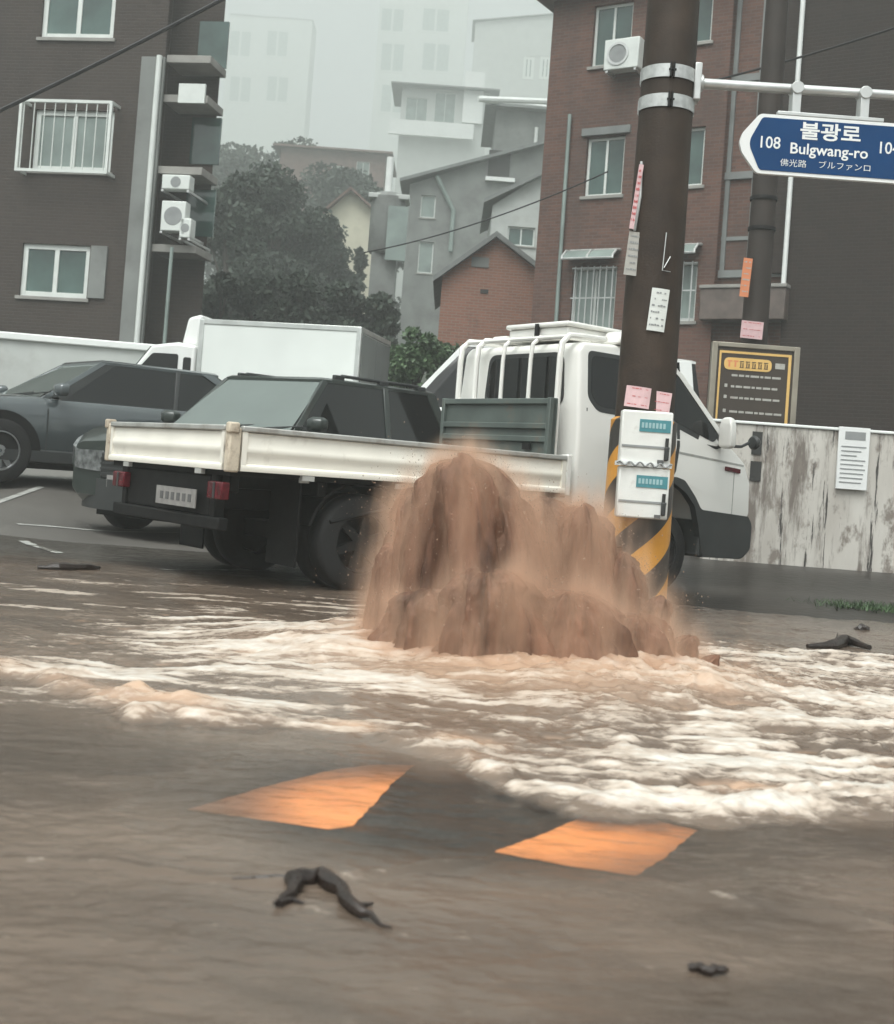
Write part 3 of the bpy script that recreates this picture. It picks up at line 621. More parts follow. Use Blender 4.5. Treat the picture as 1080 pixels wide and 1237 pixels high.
# windscreen, rear window
def quad_panel(name, pts, m, th):
    c = [Vector(p) for p in pts]; nrm = (c[1]-c[0]).cross(c[3]-c[0]).normalized()*th
    return MB().add([p+nrm for p in c] + [p-nrm for p in c], [(0, 1, 2, 3), (7, 6, 5, 4), (0, 4, 5, 1), (1, 5, 6, 2), (2, 6, 7, 3), (3, 7, 4, 0)]).build(name, m, truck)
quad_panel('windscreen', [(4.60, 0.12, 1.31), (4.60, 1.46, 1.31), (4.02, 1.42, 1.85), (4.02, 0.16, 1.85)], M['windscreen'], 0.012)
mb = MB(); mb.prism(rounded([(0.24, 1.47), (1.14, 1.47), (1.10, 1.81), (0.28, 1.81)], 0.08, 5), lambda u, v, d: (d, u, v), 2.884, 2.91); mb.build('rear_window', M['glass'], truck)
mb = MB(); mb.prism(rounded([(0.205, 1.435), (1.175, 1.435), (1.135, 1.845), (0.245, 1.845)], 0.09, 5), lambda u, v, d: (d, u, v), 2.890, 2.91); mb.build('window_seal', M['black_plastic'], truck)
# bumper, lamps, mirrors
mb = MB(); mb.prism(rounded([(4.30, 0.31), (4.88, 0.30), (4.985, 0.38), (4.99, 0.60), (4.94, 0.665), (4.34, 0.66)], 0.04), lambda u, v, d: (u, d, v), 0.005, 1.575); mb.build('front_bumper', M['black_plastic'], truck, bevel=0.03, seg=3)
for b in (0.22, 1.36): MB().lathe([(0.001, 0.035), (0.09, 0.03), (0.11, 0.0), (0.11, -0.03)], (4.95, b, 0.86), 'x', 20).build('headlight', M['lamp_glass'], truck, smooth=True)
def mirror(s):
    y = CB0-0.14 if s == 0 else CB1+0.14; sg = -1 if s == 0 else 1
    mb = MB()
    mb.loft([[(4.44+dx*k, y+dy*k2, z) for dx, dy in ((-0.035, -0.07), (0.04, -0.06), (0.06, 0.0), (0.04, 0.06), (-0.035, 0.07))] for z, k, k2 in ((1.215, 0.5, 0.6), (1.235, 1, 1), (1.40, 1.05, 0.95), (1.455, 0.9, 0.75), (1.475, 0.5, 0.4))])
    o = mb.build('wing_mirror', M['white_paint'], truck, smooth=True, bevel=0.012)
    MB().tube([(4.5, y+sg*0.0, 1.27), (4.50, CB0-0.01 if s == 0 else CB1+0.01, 1.24)], 0.022).build('mirror_arm', M['black_plastic'], o, smooth=True)
    MB().tube([(4.50, y, 1.24), (4.62, y, 1.245), (4.72, y, 1.285)], 0.013).build('mirror_arm', M['black_plastic'], o, smooth=True)
    MB().lathe([(0.001, -0.03), (0.045, -0.025), (0.062, 0.0), (0.05, 0.03), (0.001, 0.04)], (4.78, y, 1.29), 'x', 16).build('mirror_glass', M['black_plastic'], o, smooth=True)
mirror(0); mirror(1)
# white roof box with a lip
mb = MB(); mb.box(2.98, 3.66, 0.30, 1.02, 1.955, 2.06); mb.box(2.955, 3.68, 0.28, 1.04, 2.06, 2.10)
mb.build('roof_box', M['white_paint'], truck, bevel=0.015)
mb = MB(); mb.box(3.0, 3.5, 1.08, 1.26, 1.955, 2.02); mb.build('roof_box', M['white_paint'], truck, bevel=0.015)
mb = MB(); mb.box(2.945, 2.965, 0.62, 0.66, 1.96, 2.09); mb.box(2.94, 2.97, 0.60, 0.68, 1.96, 1.99); mb.build('latch', M['steel_rim'], truck)
mb = MB(); mb.loft([[(3.3, b, 1.95), (3.92, b, 1.93), (3.86, b, 2.05), (3.55, b, 2.10), (3.34, b, 2.05)] for b in (0.06, 0.26)]); mb.build('roof_box', M['white_paint'], truck, bevel=0.02)
# lamps and plate at the tail
for b in (0.03, 1.55):
    mb = MB(); mb.box(-0.03, 0.03, b, b+0.20, 0.575, 0.685); o = mb.build('tail_lamp', M['red_lamp'], truck, bevel=0.01)
    mb = MB(); mb.box(-0.034, 0.0, b+0.085, b+0.115, 0.58, 0.68); mb.build('lens_divider', M['black_plastic'], o)
mb = MB(); mb.box(-0.02, -0.012, 0.40, 1.0, 0.50, 0.62); o = mb.build('number_plate', M['plate'], truck)
for k in range(6): MB().box(-0.0235, -0.0205, 0.46+k*0.085, 0.46+k*0.085+0.045, 0.535, 0.585).build('character', M['ink'], o)
for b, s in ((0.15, -1), (1.75, 1)):
    wheel(truck, (1.05, b, 0.33), 0.33, 0.18, s, M['steel_rim'], 6)
    wheel(truck, (1.05, b-s*0.20, 0.33), 0.33, 0.17, s, M['steel_rim'], 6)
    wheel(truck, (3.92, b-s*0.02 if s < 0 else 1.42, 0.34), 0.34, 0.20, s, M['steel_rim'], 6)
    mb = MB(); y0, y1 = sorted((b-s*0.32, b+s*0.06)); mb.box(0.56, 0.575, y0, y1, 0.16, 0.72); mb.build('mud_flap', M['chassis'], truck)
    mb = MB(); arc = [(1.05+0.42*math.cos(t), 0.33+0.42*math.sin(t)) for t in np.linspace(R(15), R(165), 12)]; arc2 = [(1.05+0.40*math.cos(t), 0.33+0.40*math.sin(t)) for t in np.linspace(R(165), R(15), 12)]
    mb.prism([(a, min(z, 0.72)) for a, z in arc+arc2], lambda u, v, d: (u, d, v), y0, y1); mb.build('mudguard', M['chassis'], truck)
mb = MB(); mb.tube([(0.75, -0.0, 0.47), (1.6, 0.0, 0.66)], 0.014); mb.box(1.55, 2.6, 0.0, 0.03, 0.40, 0.45); mb.box(1.55, 2.6, 0.0, 0.03, 0.55, 0.60)
mb.build('side_guard', M['chassis'], truck)
for a in (0.5, 1.25, 1.75, 2.3): MB().box(a, a+0.07, -0.005, 0.015, 0.71, 0.745).build('hinge_bracket', M['gate_rail'], truck, bevel=0.004)

# ---- passenger cars: local x forward, y left
def car(name, label, loc, heading, paint, dims, group=None, rails=False, windscreen='windscreen', cat='car', spokes=5):
    L, Wd, H = dims['L'], dims['W'], dims['H']; belt = dims['belt']; hood = dims['hood']; tail = dims['tail']; sill = dims.get('sill', 0.26)
    xf, xr = L/2, -L/2; c0, c1 = dims['cowl'], dims['rf']; r1, r0 = dims['rr'], dims['rb']   # cowl, roof front, roof rear, backlight base
    root = empty(name, loc, heading, label, cat, group)
    w = Wd/2
    def zt(x):
        if x >= c0: t = (x-c0)/(xf-c0); return belt + (hood-belt)*(t**0.8) - 0.16*max(0, (t-0.72)/0.28)**2
        if x <= r0: t = (r0-x)/(r0-xr); return belt + 0.03 + (tail-belt-0.03)*t
        return belt + 0.03*(c0-x)/(c0-r0)
    def hw(x):
        t = abs(x)/(L/2); return w*(1-0.045*t**2 - 0.14*max(0, (t-0.84)/0.16)**2)
    xs = list(np.linspace(xr+0.02, xf-0.02, 34))
    rings = []
    for x in xs:
        h = hw(x); z = zt(x); e = max(0, (abs(x)/(L/2)-0.93)/0.07); zb = sill + 0.10*e; zm = (zb+z)/2
        half = [(0, zb), (h*0.86, zb), (h*0.96, zb+0.06), (h*(0.995-0.04*e), zb+0.22), (h*(1-0.05*e), zm), (h*0.985, z-0.20), (h*(0.965-0.02*e), z-0.09), (h*0.915, z-0.025), (h*0.82, z+0.004), (h*0.45, z+0.022), (0, z+0.028)]
        ring = [(x, y, q) for y, q in half] + [(x, -y, q) for y, q in half[-2:0:-1]]
        rings.append(ring)
    MB().loft(rings).build('body', paint, root, smooth=True)
    # greenhouse: glass block, roof and pillars over it
    wb, wr = w*0.905, w*dims.get('tumble', 0.72)
    zb0, zr = belt-0.02, H-0.06
    B = [(c0, wb*0.93), (c0-0.28, wb), (r0+0.2, wb), (r0, wb*0.9)]
    Tt = [(c1, wr*0.93), (c1-0.16, wr), (r1+0.14, wr), (r1, wr*0.92)]
    def ring_(pts, z): return [(x, y, z) for x, y in pts] + [(x, -y, z) for x, y in pts[::-1]]
    # side and rear glass: one block without the windscreen
    g = MB(); rb_, rt_ = ring_(B, zb0), ring_(Tt, zr); n = len(rb_)
    g.add(rb_+rt_, [(i, i+1, n+i+1, n+i) for i in (0, 1, 2, 4, 5, 6)] + [(3, 4, n+4, n+3)])
    g.build('side_glass', M['glass'], root)
    MB().add([rb_[7], rb_[0], rt_[0], rt_[7]], [(0, 1, 2, 3)]).build('windscreen', M[windscreen], root)
    rf = []
    for k, (ins, dz) in enumerate(((1.012, 0.0), (1.012, 0.03), (0.94, 0.052), (0.6, 0.066), (0.02, 0.07))):
        rf.append([((c1+r1)/2+(x-(c1+r1)/2)*(1+(ins-1)*0.5), y*ins, z+dz-0.008) for x, y, z in ring_(Tt, zr)])
    MB().loft(rf).build('roof', paint, root, smooth=True)
    def pillar(p, q, wdt, m=paint):
        p, q = Vector(p), Vector(q); cen = Vector((0, 0, (p.z+q.z)/2)); s_ = 1 if p.y > 0 else -1
        d = (q-p).normalized(); along = Vector((1, 0, 0)); out = Vector((0, s_, 0.35)).normalized()
        
        ring = lambda c: [c+along*wdt/2+out*0.012, c-along*wdt/2+out*0.012, c-along*wdt/2-out*0.03, c+along*wdt/2-out*0.03]
        return MB().loft([ring(p), ring(q)]).build('pillar', m, root, bevel=0.006)
    for s_ in (1, -1):
        pillar((B[0][0]-0.08, s_*B[0][1]*1.02, zb0), (Tt[0][0]-0.03, s_*Tt[0][1]*1.01, zr+0.01), 0.095)
        xb = (c0+r0)/2 - 0.05; pillar((xb, s_*wb, zb0), (xb-0.10, s_*wr, zr+0.01), dims.get('bp', 0.085), paint if dims.get('bpaint', True) else M['black_plastic'])
        pillar((B[2][0]+dims.get('dp', 0.0), s_*wb, zb0), (Tt[2][0]+dims.get('dp', 0.0)*0.6, s_*wr, zr+0.01), 0.16)
        mbm = MB(); bx = c0-0.22; yy = s_*(wb+0.13)
        mbm.loft([[(bx+ax_*k, yy+ay_*k, z) for ax_, ay_ in ((0.08, -0.085), (0.10, 0.0), (0.06, 0.09), (-0.035, 0.10), (-0.035, -0.10))] for z, k in ((belt+0.015, 0.6), (belt+0.05, 1), (belt+0.13, 1), (belt+0.16, 0.6))])
        mo = mbm.build('wing_mirror', paint, root, smooth=True, bevel=0.015)
        MB().box(bx-0.02, bx+0.05, min(s_*wb*0.97, yy), max(s_*wb*0.97, yy), belt+0.02, belt+0.055).build('mirror_arm', M['black_plastic'], mo)
        # seams, handles, cladding
        for xd in (xb, c0-0.10, r0+0.35):
            st = MB(); st.add([(xd+dx, s_*(hw(xd)*k+0.003), z) for z, k in ((sill+0.10, 0.985), ((sill+belt)/2, 1.0), (belt-0.12, 0.985)) for dx in (-0.006, 0.006)], [(0, 1, 3, 2), (2, 3, 5, 4)])
            st.build('door_seam', M['black_plastic'], root)
        for xd in (xb+0.14, r0+0.50):
            y_ = s_*(hw(xd)*0.985); MB().box(xd-0.1, xd+0.06, min(y_, y_+s_*0.03), max(y_, y_+s_*0.03), belt-0.17, belt-0.14).build('door_handle', M['chrome'] if rails else paint, root, bevel=0.008)
        mb2 = MB(); mb2.loft([[(x, s_*(hw(x)*0.97), sill-0.02), (x, s_*(hw(x)+0.012), sill), (x, s_*(hw(x)+0.012), sill+0.11), (x, s_*(hw(x)*0.97), sill+0.13)] for x in np.linspace(xr+0.5, xf-0.5, 12)])
        mb2.build('sill', M['black_plastic'], root)
        for xw in (dims['wf'], dims['wr']):
            r = dims['wheel']; y_ = s_*(hw(xw)+0.012)
            ar = MB(); o_ = [(xw+(r+0.085)*math.cos(t), r+(r+0.085)*math.sin(t)) for t in np.linspace(R(-12), R(192), 22)]
            y0, y1 = sorted((y_, y_-s_*0.28)); ar.prism([(a, max(b, sill-0.03)) for a, b in o_], lambda u, v, d: (u, d, v), y0, y1)
            ar.build('wheel_arch', M['chassis'], root)
            wheel(root, (xw, y_-s_*0.08, r), r, 0.20, s_, M['rim'], spokes)
        # head and tail lamps
        hl = MB(); secs = []
        outl = [(xf+0.004, w*0.40, 0.0), (xf+0.006, w*0.58, 0.25), (xf+0.0, w*0.74, 0.45)] + [(x_, hw(x_)+0.012, k_) for x_, k_ in ((xf-0.06, 0.6), (xf-0.16, 0.75), (xf-0.28, 0.9), (xf-0.42, 1.0))]
        for x_, y_, k_ in outl:
            zt_ = zt(min(x_, xf-0.02))-0.07; zb_ = zt_-0.19+0.10*k_*k_
            secs.append([(x_, s_*y_, zb_), (x_, s_*y_, zt_), (x_-0.05, s_*(y_-0.06), zt_), (x_-0.05, s_*(y_-0.06), zb_)])
        hl.loft(secs); hl.build('headlight', M['lamp_glass'], root, smooth=True)
        tl = MB(); y0, y1 = sorted((s_*w*0.62, s_*w*0.90)); tl.box(xr+0.0, xr+0.14, y0, y1, tail-0.30, tail-0.14); tl.build('tail_lamp', M['red_lamp'], root, bevel=0.02)
        fg = MB(); y0, y1 = sorted((s_*w*0.55, s_*w*0.80)); fg.box(xf-0.30, xf-0.10, y0, y1, sill+0.10, sill+0.17); fg.build('fog_lamp', M['lamp_glass'], root, bevel=0.015)
        if rails:
            rl = MB(); rl.tube([(c1-0.22, s_*wr*0.93, H-0.03), (c1-0.30, s_*wr*0.93, H+0.02), (r1+0.35, s_*wr*0.93, H+0.02), (r1+0.25, s_*wr*0.93, H-0.03)], 0.018)
            ro = rl.build('roof_rail', M['black_plastic'], root, smooth=True)
            for xx in (c1-0.25, (c1+r1)/2, r1+0.30): MB().box(xx-0.08, xx+0.08, s_*wr*0.93-0.022, s_*wr*0.93+0.022, H-0.045, H+0.025).build('rail_foot', M['black_plastic'], ro, bevel=0.01)
    gr = MB(); gr.box(xf-0.1, xf-0.006, -w*0.40, w*0.40, sill+0.24, hood-0.22); gr.build('grille', M['black_plastic'], root, bevel=0.02)
    for k_ in range(4): zz_ = sill+0.28+k_*(hood-sill-0.52)/4; MB().box(xf-0.01, xf+0.006, -w*0.38, w*0.38, zz_, zz_+0.02).build('grille_bar', M['black_plastic'], root)
    bpz = MB(); bpz.loft([[(xf-0.30+0.315*(1-(abs(y)/w)**3), y*0.99, z) for z in (sill-0.04, sill+0.24)] + [(xf-0.40, y*0.9, z) for z in (sill+0.24, sill-0.04)] for y in np.linspace(-w, w, 11)])
    bpz.build('front_bumper', M['black_plastic'], root, smooth=True)
    pl = MB(); pl.box(xf-0.005, xf+0.006, -0.26, 0.26, sill+0.17, sill+0.28); pl.build('number_plate', M['plate'], root)
    und = MB(); und.box(xr+0.2, xf-0.35, -w*0.82, w*0.82, 0.17, sill+0.08); und.build('underbody', M['chassis'], root)
    wp = MB()
    for y in (-0.1, 0.45):
        wp.tube([(c0+0.01, y*w, belt+0.02), (c0-0.12, y*w+0.45, belt+0.06)], 0.009, 5)
    wp.build('wiper', M['black_plastic'], root)
    return root

suvd = dict(L=4.45, W=1.88, H=1.66, belt=1.07, hood=1.00, tail=1.02, cowl=0.98, rf=0.32, rr=-1.72, rb=-2.05, wf=1.36, wr=-1.36, wheel=0.355, sill=0.29, tumble=0.74, dp=0.05)
hs_ = R(180+57)
hd = Vector((math.cos(hs_), math.sin(hs_), 0))
fc = Vector((-2.84, 11.25, 0)); sc_ = fc - hd*2.2
suv = car('parked_suv', 'dark green SUV with black roof rails parked nose-out behind the truck bed', (sc_.x, sc_.y, gz(-2.0, 11.6)), hs_, M['suv_paint'], suvd, rails=True, cat='suv')
slope = math.atan2(gz(sc_.x, sc_.y+1.0)-gz(sc_.x, sc_.y-1.0), 2.0)
suv.location.z = gz(sc_.x, sc_.y) - 0.0
suv.rotation_euler = (0, R(1.2), hs_)
sedd = dict(L=4.65, W=1.86, H=1.44, belt=0.94, hood=0.86, tail=0.98, cowl=1.02, rf=0.25, rr=-1.20, rb=-2.05, wf=1.40, wr=-1.40, wheel=0.34, sill=0.25, tumble=0.68, bp=0.05, bpaint=False, dp=0.05)
hz2 = R(180+38)
sp_ = Vector((-4.08, 14.45, 0))
sedan = car('parked_car', 'grey fastback car parked beside the dark SUV', (sp_.x, sp_.y, gz(sp_.x, sp_.y)), hz2, M['sedan_paint'], sedd, spokes=10)
vand = dict(L=4.9, W=1.9, H=2.14, belt=1.27, hood=1.18, tail=1.3, cowl=1.55, rf=0.80, rr=-2.25, rb=-2.40, wf=1.6, wr=-1.5, wheel=0.34, sill=0.28, tumble=0.78)
vn = P(500, 470, 17.2)
van = car('parked_van', 'white van parked beyond the truck cab', (vn.x+1.42, 16.9, gz(0.6, 16.9)), R(181), M['van_paint'], vand, cat='van')

# ---- box truck
bt0 = P(240, 430, 18.0)
box_truck = empty('box_truck', (bt0.x, 18.0, gz(bt0.x, 18.0)), R(-11), 'small white box truck parked in front of the hazy trees', 'truck')
bh = P(300, 389, 18.0).z - box_truck.location.z
BLn = (P(442, 400, 18.0).x - bt0.x)
mb = MB(); mb.box(0, BLn, 0, 1.75, 0.85, bh-0.03); bxo = mb.build('cargo_box', M['box_white'], box_truck, bevel=0.02)
mb = MB()
for (z0, z1) in ((0.82, 0.90), (bh-0.075, bh)): mb.box(-0.02, BLn+0.02, -0.012, 1.76, z0, z1)
for x in (-0.02, BLn-0.05): mb.box(x, x+0.07, -0.016, 0.05, 0.82, bh-0.01)
mb.build('edge_trim', M['box_trim'], bxo, bevel=0.008)
mb = MB(); mb.box(BLn+0.01, BLn+0.03, 0.06, 0.86, 0.92, bh-0.1); mb.build('rear_door', M['grey_wall'], bxo)  # both rear doors coloured grey to paint in the shaded rear face
mb = MB(); mb.box(BLn+0.01, BLn+0.03, 0.88, 1.70, 0.92, bh-0.1); mb.build('rear_door', M['grey_wall'], bxo)
mb = MB()
prof = [(-0.06, 0.55), (-0.06, 1.98), (-0.35, 2.02), (-0.75, 1.96), (-1.25, 1.30), (-1.52, 1.15), (-1.60, 0.62), (-1.5, 0.45), (-0.3, 0.45)]
mb.prism(prof, lambda u, v, d: (u, d, v), 0.02, 1.70); cb = mb.build('cab', M['van_paint'], box_truck, bevel=0.05, seg=3)
mb = MB(); mb.prism(rounded([(-0.32, 1.35), (-0.32, 1.84), (-0.72, 1.84), (-1.12, 1.38)], 0.04), lambda u, v, d: (u, d, v), 0.012, 0.04); mb.build('door_window', M['glass'], cb)
mb = MB(); mb.prism(rounded([(-0.12, 1.40), (-0.12, 1.80), (-0.24, 1.80), (-0.24, 1.40)], 0.03), lambda u, v, d: (u, d, v), 0.012, 0.04); mb.build('quarter_window', M['glass'], cb)
MB().add([(-0.79, 0.10, 1.93), (-0.79, 1.62, 1.93), (-1.245, 1.62, 1.33), (-1.245, 0.10, 1.33)], [(0, 1, 2, 3)]).build('windscreen', M['windscreen'], cb).location = (-0.012, 0, 0.012)
mb = MB(); mb.loft([[(-0.12, b, 1.99), (-0.42, b, 2.0), (-0.34, b, 2.42), (-0.12, b, 2.48)] for b in (0.3, 1.4)]); mb.build('wind_deflector', M['van_paint'], cb, bevel=0.05)
for xw in (-0.85, BLn-0.8):
    for b, s in ((0.12, -1), (1.6, 1)): wheel(box_truck, (xw, b, 0.34), 0.34, 0.2, s, M['steel_rim'], 6)
mb = MB(); mb.box(-1.4, BLn-0.1, 0.3, 1.4, 0.42, 0.82); mb.build('chassis', M['chassis'], box_truck)
# ------------------------------------------------------------------ utility pole, street sign, boxes, flyers
PY = 8.6
pc = P(780, 480, PY); PX = pc.x
pole = empty('utility_pole', (PX, PY, 0), 0, 'thick brown utility pole with striped base standing before the truck cab', 'pole')
def pr(z): return 0.212 - 0.0075*z
mb = MB(); mb.lathe([(pr(z), z) for z in np.linspace(-0.05, 9.0, 40)], (0, 0, 0), 'z', 40); mb.build('shaft', M['pole'], pole, smooth=True)
mb = MB(); mb.lathe([(pr(0)+0.004, 0.0), (pr(0)+0.028, 0.0), (pr(1.30)+0.026, 1.30), (pr(1.32)+0.001, 1.32)], (0, 0, 0), 'z', 48); mb.build('stripe_sleeve', M['stripes'], pole, smooth=True)
zb1 = P(800, 83, PY-0.2).z; zb2 = P(800, 119, PY-0.2).z
for z in (zb1, zb2):
    for a0, a1 in ((R(-178), R(-96)), (R(-86), R(20)), (R(30), R(170))):
        mb = MB(); A = np.linspace(a0, a1, 14); rr = pr(z)
        ring = lambda a: [((rr+e)*math.cos(a), (rr+e)*math.sin(a), z+h) for e, h in ((0.002, -0.045), (0.010, -0.045), (0.010, 0.045), (0.002, 0.045))]
        mb.loft([ring(a) for a in A]); bo = mb.build('clamp_band', M['band'], pole)
    mb = MB(); mb.box(-0.022, -0.012, -pr(z)-0.035, -pr(z)+0.01, z-0.05, z+0.05); mb.box(0.0, 0.01, -pr(z)-0.035, -pr(z)+0.01, z-0.05, z+0.05)
    mb.tube([(-0.03, -pr(z)-0.022, z), (0.02, -pr(z)-0.022, z)], 0.008, 6)
    mb.build('band_bolt', M['steel_rim'], pole)
# thin wires and a small bracket on the shaft
mb = MB(); za = P(800, 333, PY).z
mb.tube([(0.03, -pr(za)-0.01, za+0.26), (0.02, -pr(za)-0.012, za), (0.08, -pr(za)+0.02, za)], 0.0035, 6)
mb.tube([(0.03, -pr(za)-0.012, za+0.02), (0.07, -pr(za)+0.0, za+0.10)], 0.003, 6); mb.build('wire_hook', M['galv'], pole)
mb = MB(); z1 = P(760, 200, PY).z; z2 = P(760, 282, PY).z
mb.tube([(-pr(z1)*0.86, -0.13, z1), (-pr(z1)*0.82, -0.14, (z1+z2)/2), (-pr(z2)*0.9, -0.11, z2)], 0.010, 6); mb.build('cable_conduit', M['galv'], pole, smooth=True)

# street sign on its arm
za = P(850, 104, PY).z
sg = empty('street_sign', (PX, PY, 0), 0, 'blue road name sign hanging from a white arm on the brown pole', 'sign')
mb = MB(); mb.tube([(0.20, -0.05, za), (0.9, -0.06, za+0.005), (2.6, -0.08, za+0.02)], [0.036, 0.034, 0.030], 16); mb.build('arm', M['galv'], sg, smooth=True)
mb = MB(); mb.box(0.165, 0.215, -0.11, 0.02, za-0.13, za+0.13); mb.tube([(0.20, -0.05, za), (0.235, -0.05, za)], 0.06, 16); mb.build('arm_bracket', M['galv'], sg, bevel=0.008)
SYo = -0.14
def sp2(px, py): q = P(px, py, PY+SYo); return (q.x-PX, q.z)
tip = sp2(893, 176); tl_ = sp2(918, 137); bl_ = sp2(914, 209)
topz, botz = tl_[1], bl_[1]; midz = (topz+botz)/2; xs0 = (tl_[0]+bl_[0])/2; xr = xs0+1.62
outline = [(xs0, botz), (xr, botz), (xr+0.15, midz), (xr, topz), (xs0, topz), (tip[0]+0.02, midz+0.07), (tip[0], midz), (tip[0]+0.02, midz-0.07)]
mb = MB(); mb.prism(rounded(outline, 0.025), lambda u, v, d: (u, d, v), SYo, SYo+0.035); plate = mb.build('sign_plate', M['sign_white'], sg)
e = 0.024
inner = [(xs0+0.018, botz+e), (xr-0.01, botz+e), (xr+0.05, midz), (xr-0.01, topz-e), (xs0+0.018, topz-e), (tip[0]+0.076, midz+0.035), (tip[0]+0.070, midz), (tip[0]+0.076, midz-0.035)]
mb = MB(); mb.prism(rounded(inner, 0.02), lambda u, v, d: (u, d, v), SYo-0.004, SYo); mb.build('sign_face', M['sign_blue'], plate)
mb = MB(); mb.box(xs0+0.12, xs0+0.85, SYo+0.0, SYo+0.05, topz+0.004, topz+0.03)
for x in (xs0+0.25, xs0+0.72): mb.box(x-0.03, x+0.03, -0.12, -0.02, topz+0.006, za-0.02); mb.tube([(x, -0.13, za-0.0), (x, -0.02, za-0.0)], 0.045, 10)
mb.build('hanger', M['galv'], sg, bevel=0.004)
DG = bpy.context.evaluated_depsgraph_get()
def text(s, x, z, size, m, parent, y, align='CENTER', off=0.0, name='lettering', sx=1.0):
    cu = bpy.data.curves.new(name, 'FONT'); cu.body = s; cu.size = size; cu.align_x = align; cu.align_y = 'CENTER'; cu.offset = off; cu.extrude = 0.0006
    cu.resolution_u = 3
    t = bpy.data.objects.new(name, cu); COL.objects.link(t); bpy.context.view_layer.update()
    me = bpy.data.meshes.new_from_object(t.evaluated_get(bpy.context.evaluated_depsgraph_get()))
    bpy.data.objects.remove(t); bpy.data.curves.remove(cu)
    me.materials.clear(); me.materials.append(m)
    o = bpy.data.objects.new(name, me); COL.objects.link(o); o.parent = parent
    o.location = (x, y, z); o.rotation_euler = (R(90), 0, 0); o.scale = (sx, 1, 1)
    return o
def spx(px, py): return sp2(px, py)
for s, (px, py), size, off, al, sx in (('불광로', (1003, 162), 0.128, 0.003, 'CENTER', 1.2), ('Bulgwang-ro', (1001, 183), 0.105, 0.0015, 'CENTER', 1.02), ('108', (929, 173), 0.115, 0.001, 'CENTER', 0.92), ('104', (1073, 180), 0.115, 0.001, 'CENTER', 0.92), ('佛光路', (958, 198), 0.056, -0.0003, 'CENTER', 1.1), ('ブルファンロ', (1020, 202), 0.056, -0.0003, 'CENTER', 1.1)):
    x, z = spx(px, py); text(s, x, z, size, M['sign_white'], sg, SYo-0.0058, al, off, sx=sx)

# leaflet boxes strapped to the pole
def flyer_box(px0, px1, py0, py1, label):
    a = P(px0, py1, PY-0.35); b = P(px1, py0, PY-0.35); cx = (a.x+b.x)/2; w = (b.x-a.x); z0, z1 = a.z, b.z; h = z1-z0
    o = empty('leaflet_box', (cx, PY-0.35, z0), R(-2), label, 'box', 'leaflet boxes on the pole')
    MB().box(-w/2, w/2, 0, 0.125, 0.0, h-0.004).build('case', M['flyer_box'], o, bevel=0.012)
    MB().box(-w/2+0.01, w/2-0.01, -0.006, 0.001, h*0.30, h*0.34).build('door_gap', M['ink_grey'], o)
    lb = MB().box(-w*0.15, w*0.46, -0.005, 0.001, h*0.60, h*0.83).build('label', M['teal'], o)
    g = MB()
    for k in range(7): g.box(-w*0.11+k*w*0.07, -w*0.11+k*w*0.07+w*0.045, -0.0075, -0.0052, h*0.67, h*0.77)
    tag(g.build('label_print', M['teal_ink'], lb), kind='stuff')
    MB().box(w*0.36, w*0.45, -0.03, 0.002, h*0.08, h*0.34).build('latch', M['black_plastic'], o, bevel=0.008)
    MB().tube([(w*0.40, -0.015, h*0.34), (w*0.40, -0.022, h*0.5)], 0.012, 8).build('latch_lever', M['black_plastic'], o)
    g = MB(); g.box(w*0.24, w*0.36, -0.012, 0.001, h*0.02, h*0.09); g.build('slot', M['ink'], o)
    return o
flyer_box(748, 814, 498, 558, 'upper white leaflet box with teal label strapped to the brown pole')
flyer_box(744, 810, 566, 624, 'lower white leaflet box with teal label strapped to the brown pole')
# strap between the boxes
a = P(745, 561, PY-0.36); b = P(812, 561, PY-0.36)
strap = empty('cable_tie', (a.x, PY-0.36, (a.z+b.z)/2), 0, 'coiled grey strap between the two leaflet boxes', 'strap')
mb = MB(); L_ = b.x-a.x
mb.box(0, L_, 0.0, 0.10, -0.016, 0.014); mb.build('strap_band', M['sign_white'], strap)
mb = MB(); mb.tube([(L_*t, -0.012+0.006*math.sin(t*40), 0.012*math.sin(t*34)) for t in np.linspace(0, 1, 60)], 0.006, 6); mb.build('strap_coil', M['ink_grey'], strap)

def poster(px0, py0, px1, py1, Y, m, label, lines=5, ink='ink_grey', cat='flyer', head=None, curve=None, tilt=0.0, seed=1, group=None, depth=0.004):
    """a small sheet fixed flat on a surface at depth Y"""
    a = P(px0, py1, Y); b = P(px1, py0, Y); w = b.x-a.x; h = b.z-a.z
    o = empty('flyer', ((a.x+b.x)/2, Y, a.z), 0, label, cat, group); o.rotation_euler = (0, R(tilt), 0)
    nseg = 10; mb = MB(); rr = curve
    def yy(x): return (rr-math.sqrt(max(rr*rr-x*x, 0.0))) if rr else 0.0
    X = np.linspace(-w/2, w/2, nseg)
    mb.loft([[(x, yy(x), 0), (x, yy(x)+depth, 0), (x, yy(x)+depth, h), (x, yy(x), h)] for x in X]); mb.build('sheet', m, o)
    rnd = random.Random(seed); mb = MB()
    if head: mb.box(-w*0.38, w*0.38, -0.0022, -0.0008, h*0.78, h*0.90)
    for k in range(lines):
        z = h*(0.12+0.62*k/max(1, lines-1)) if head else h*(0.12+0.76*k/max(1, lines-1)); x = -w*0.40
        while x < w*0.38:
            g = w*rnd.uniform(0.05, 0.16); x2 = min(x+g, w*0.40); th = h*rnd.uniform(0.025, 0.045)
            if rnd.random() < 0.8: mb.add([(x, yy(x)-0.0025, z), (x2, yy(x2)-0.0025, z), (x2, yy(x2)-0.0025, z+th), (x, yy(x)-0.0025, z+th)], [(0, 1, 2, 3)])
            x = x2+w*0.025
    tag(mb.build('print', M[ink], o), kind='stuff')
    return o
RP = 0.2
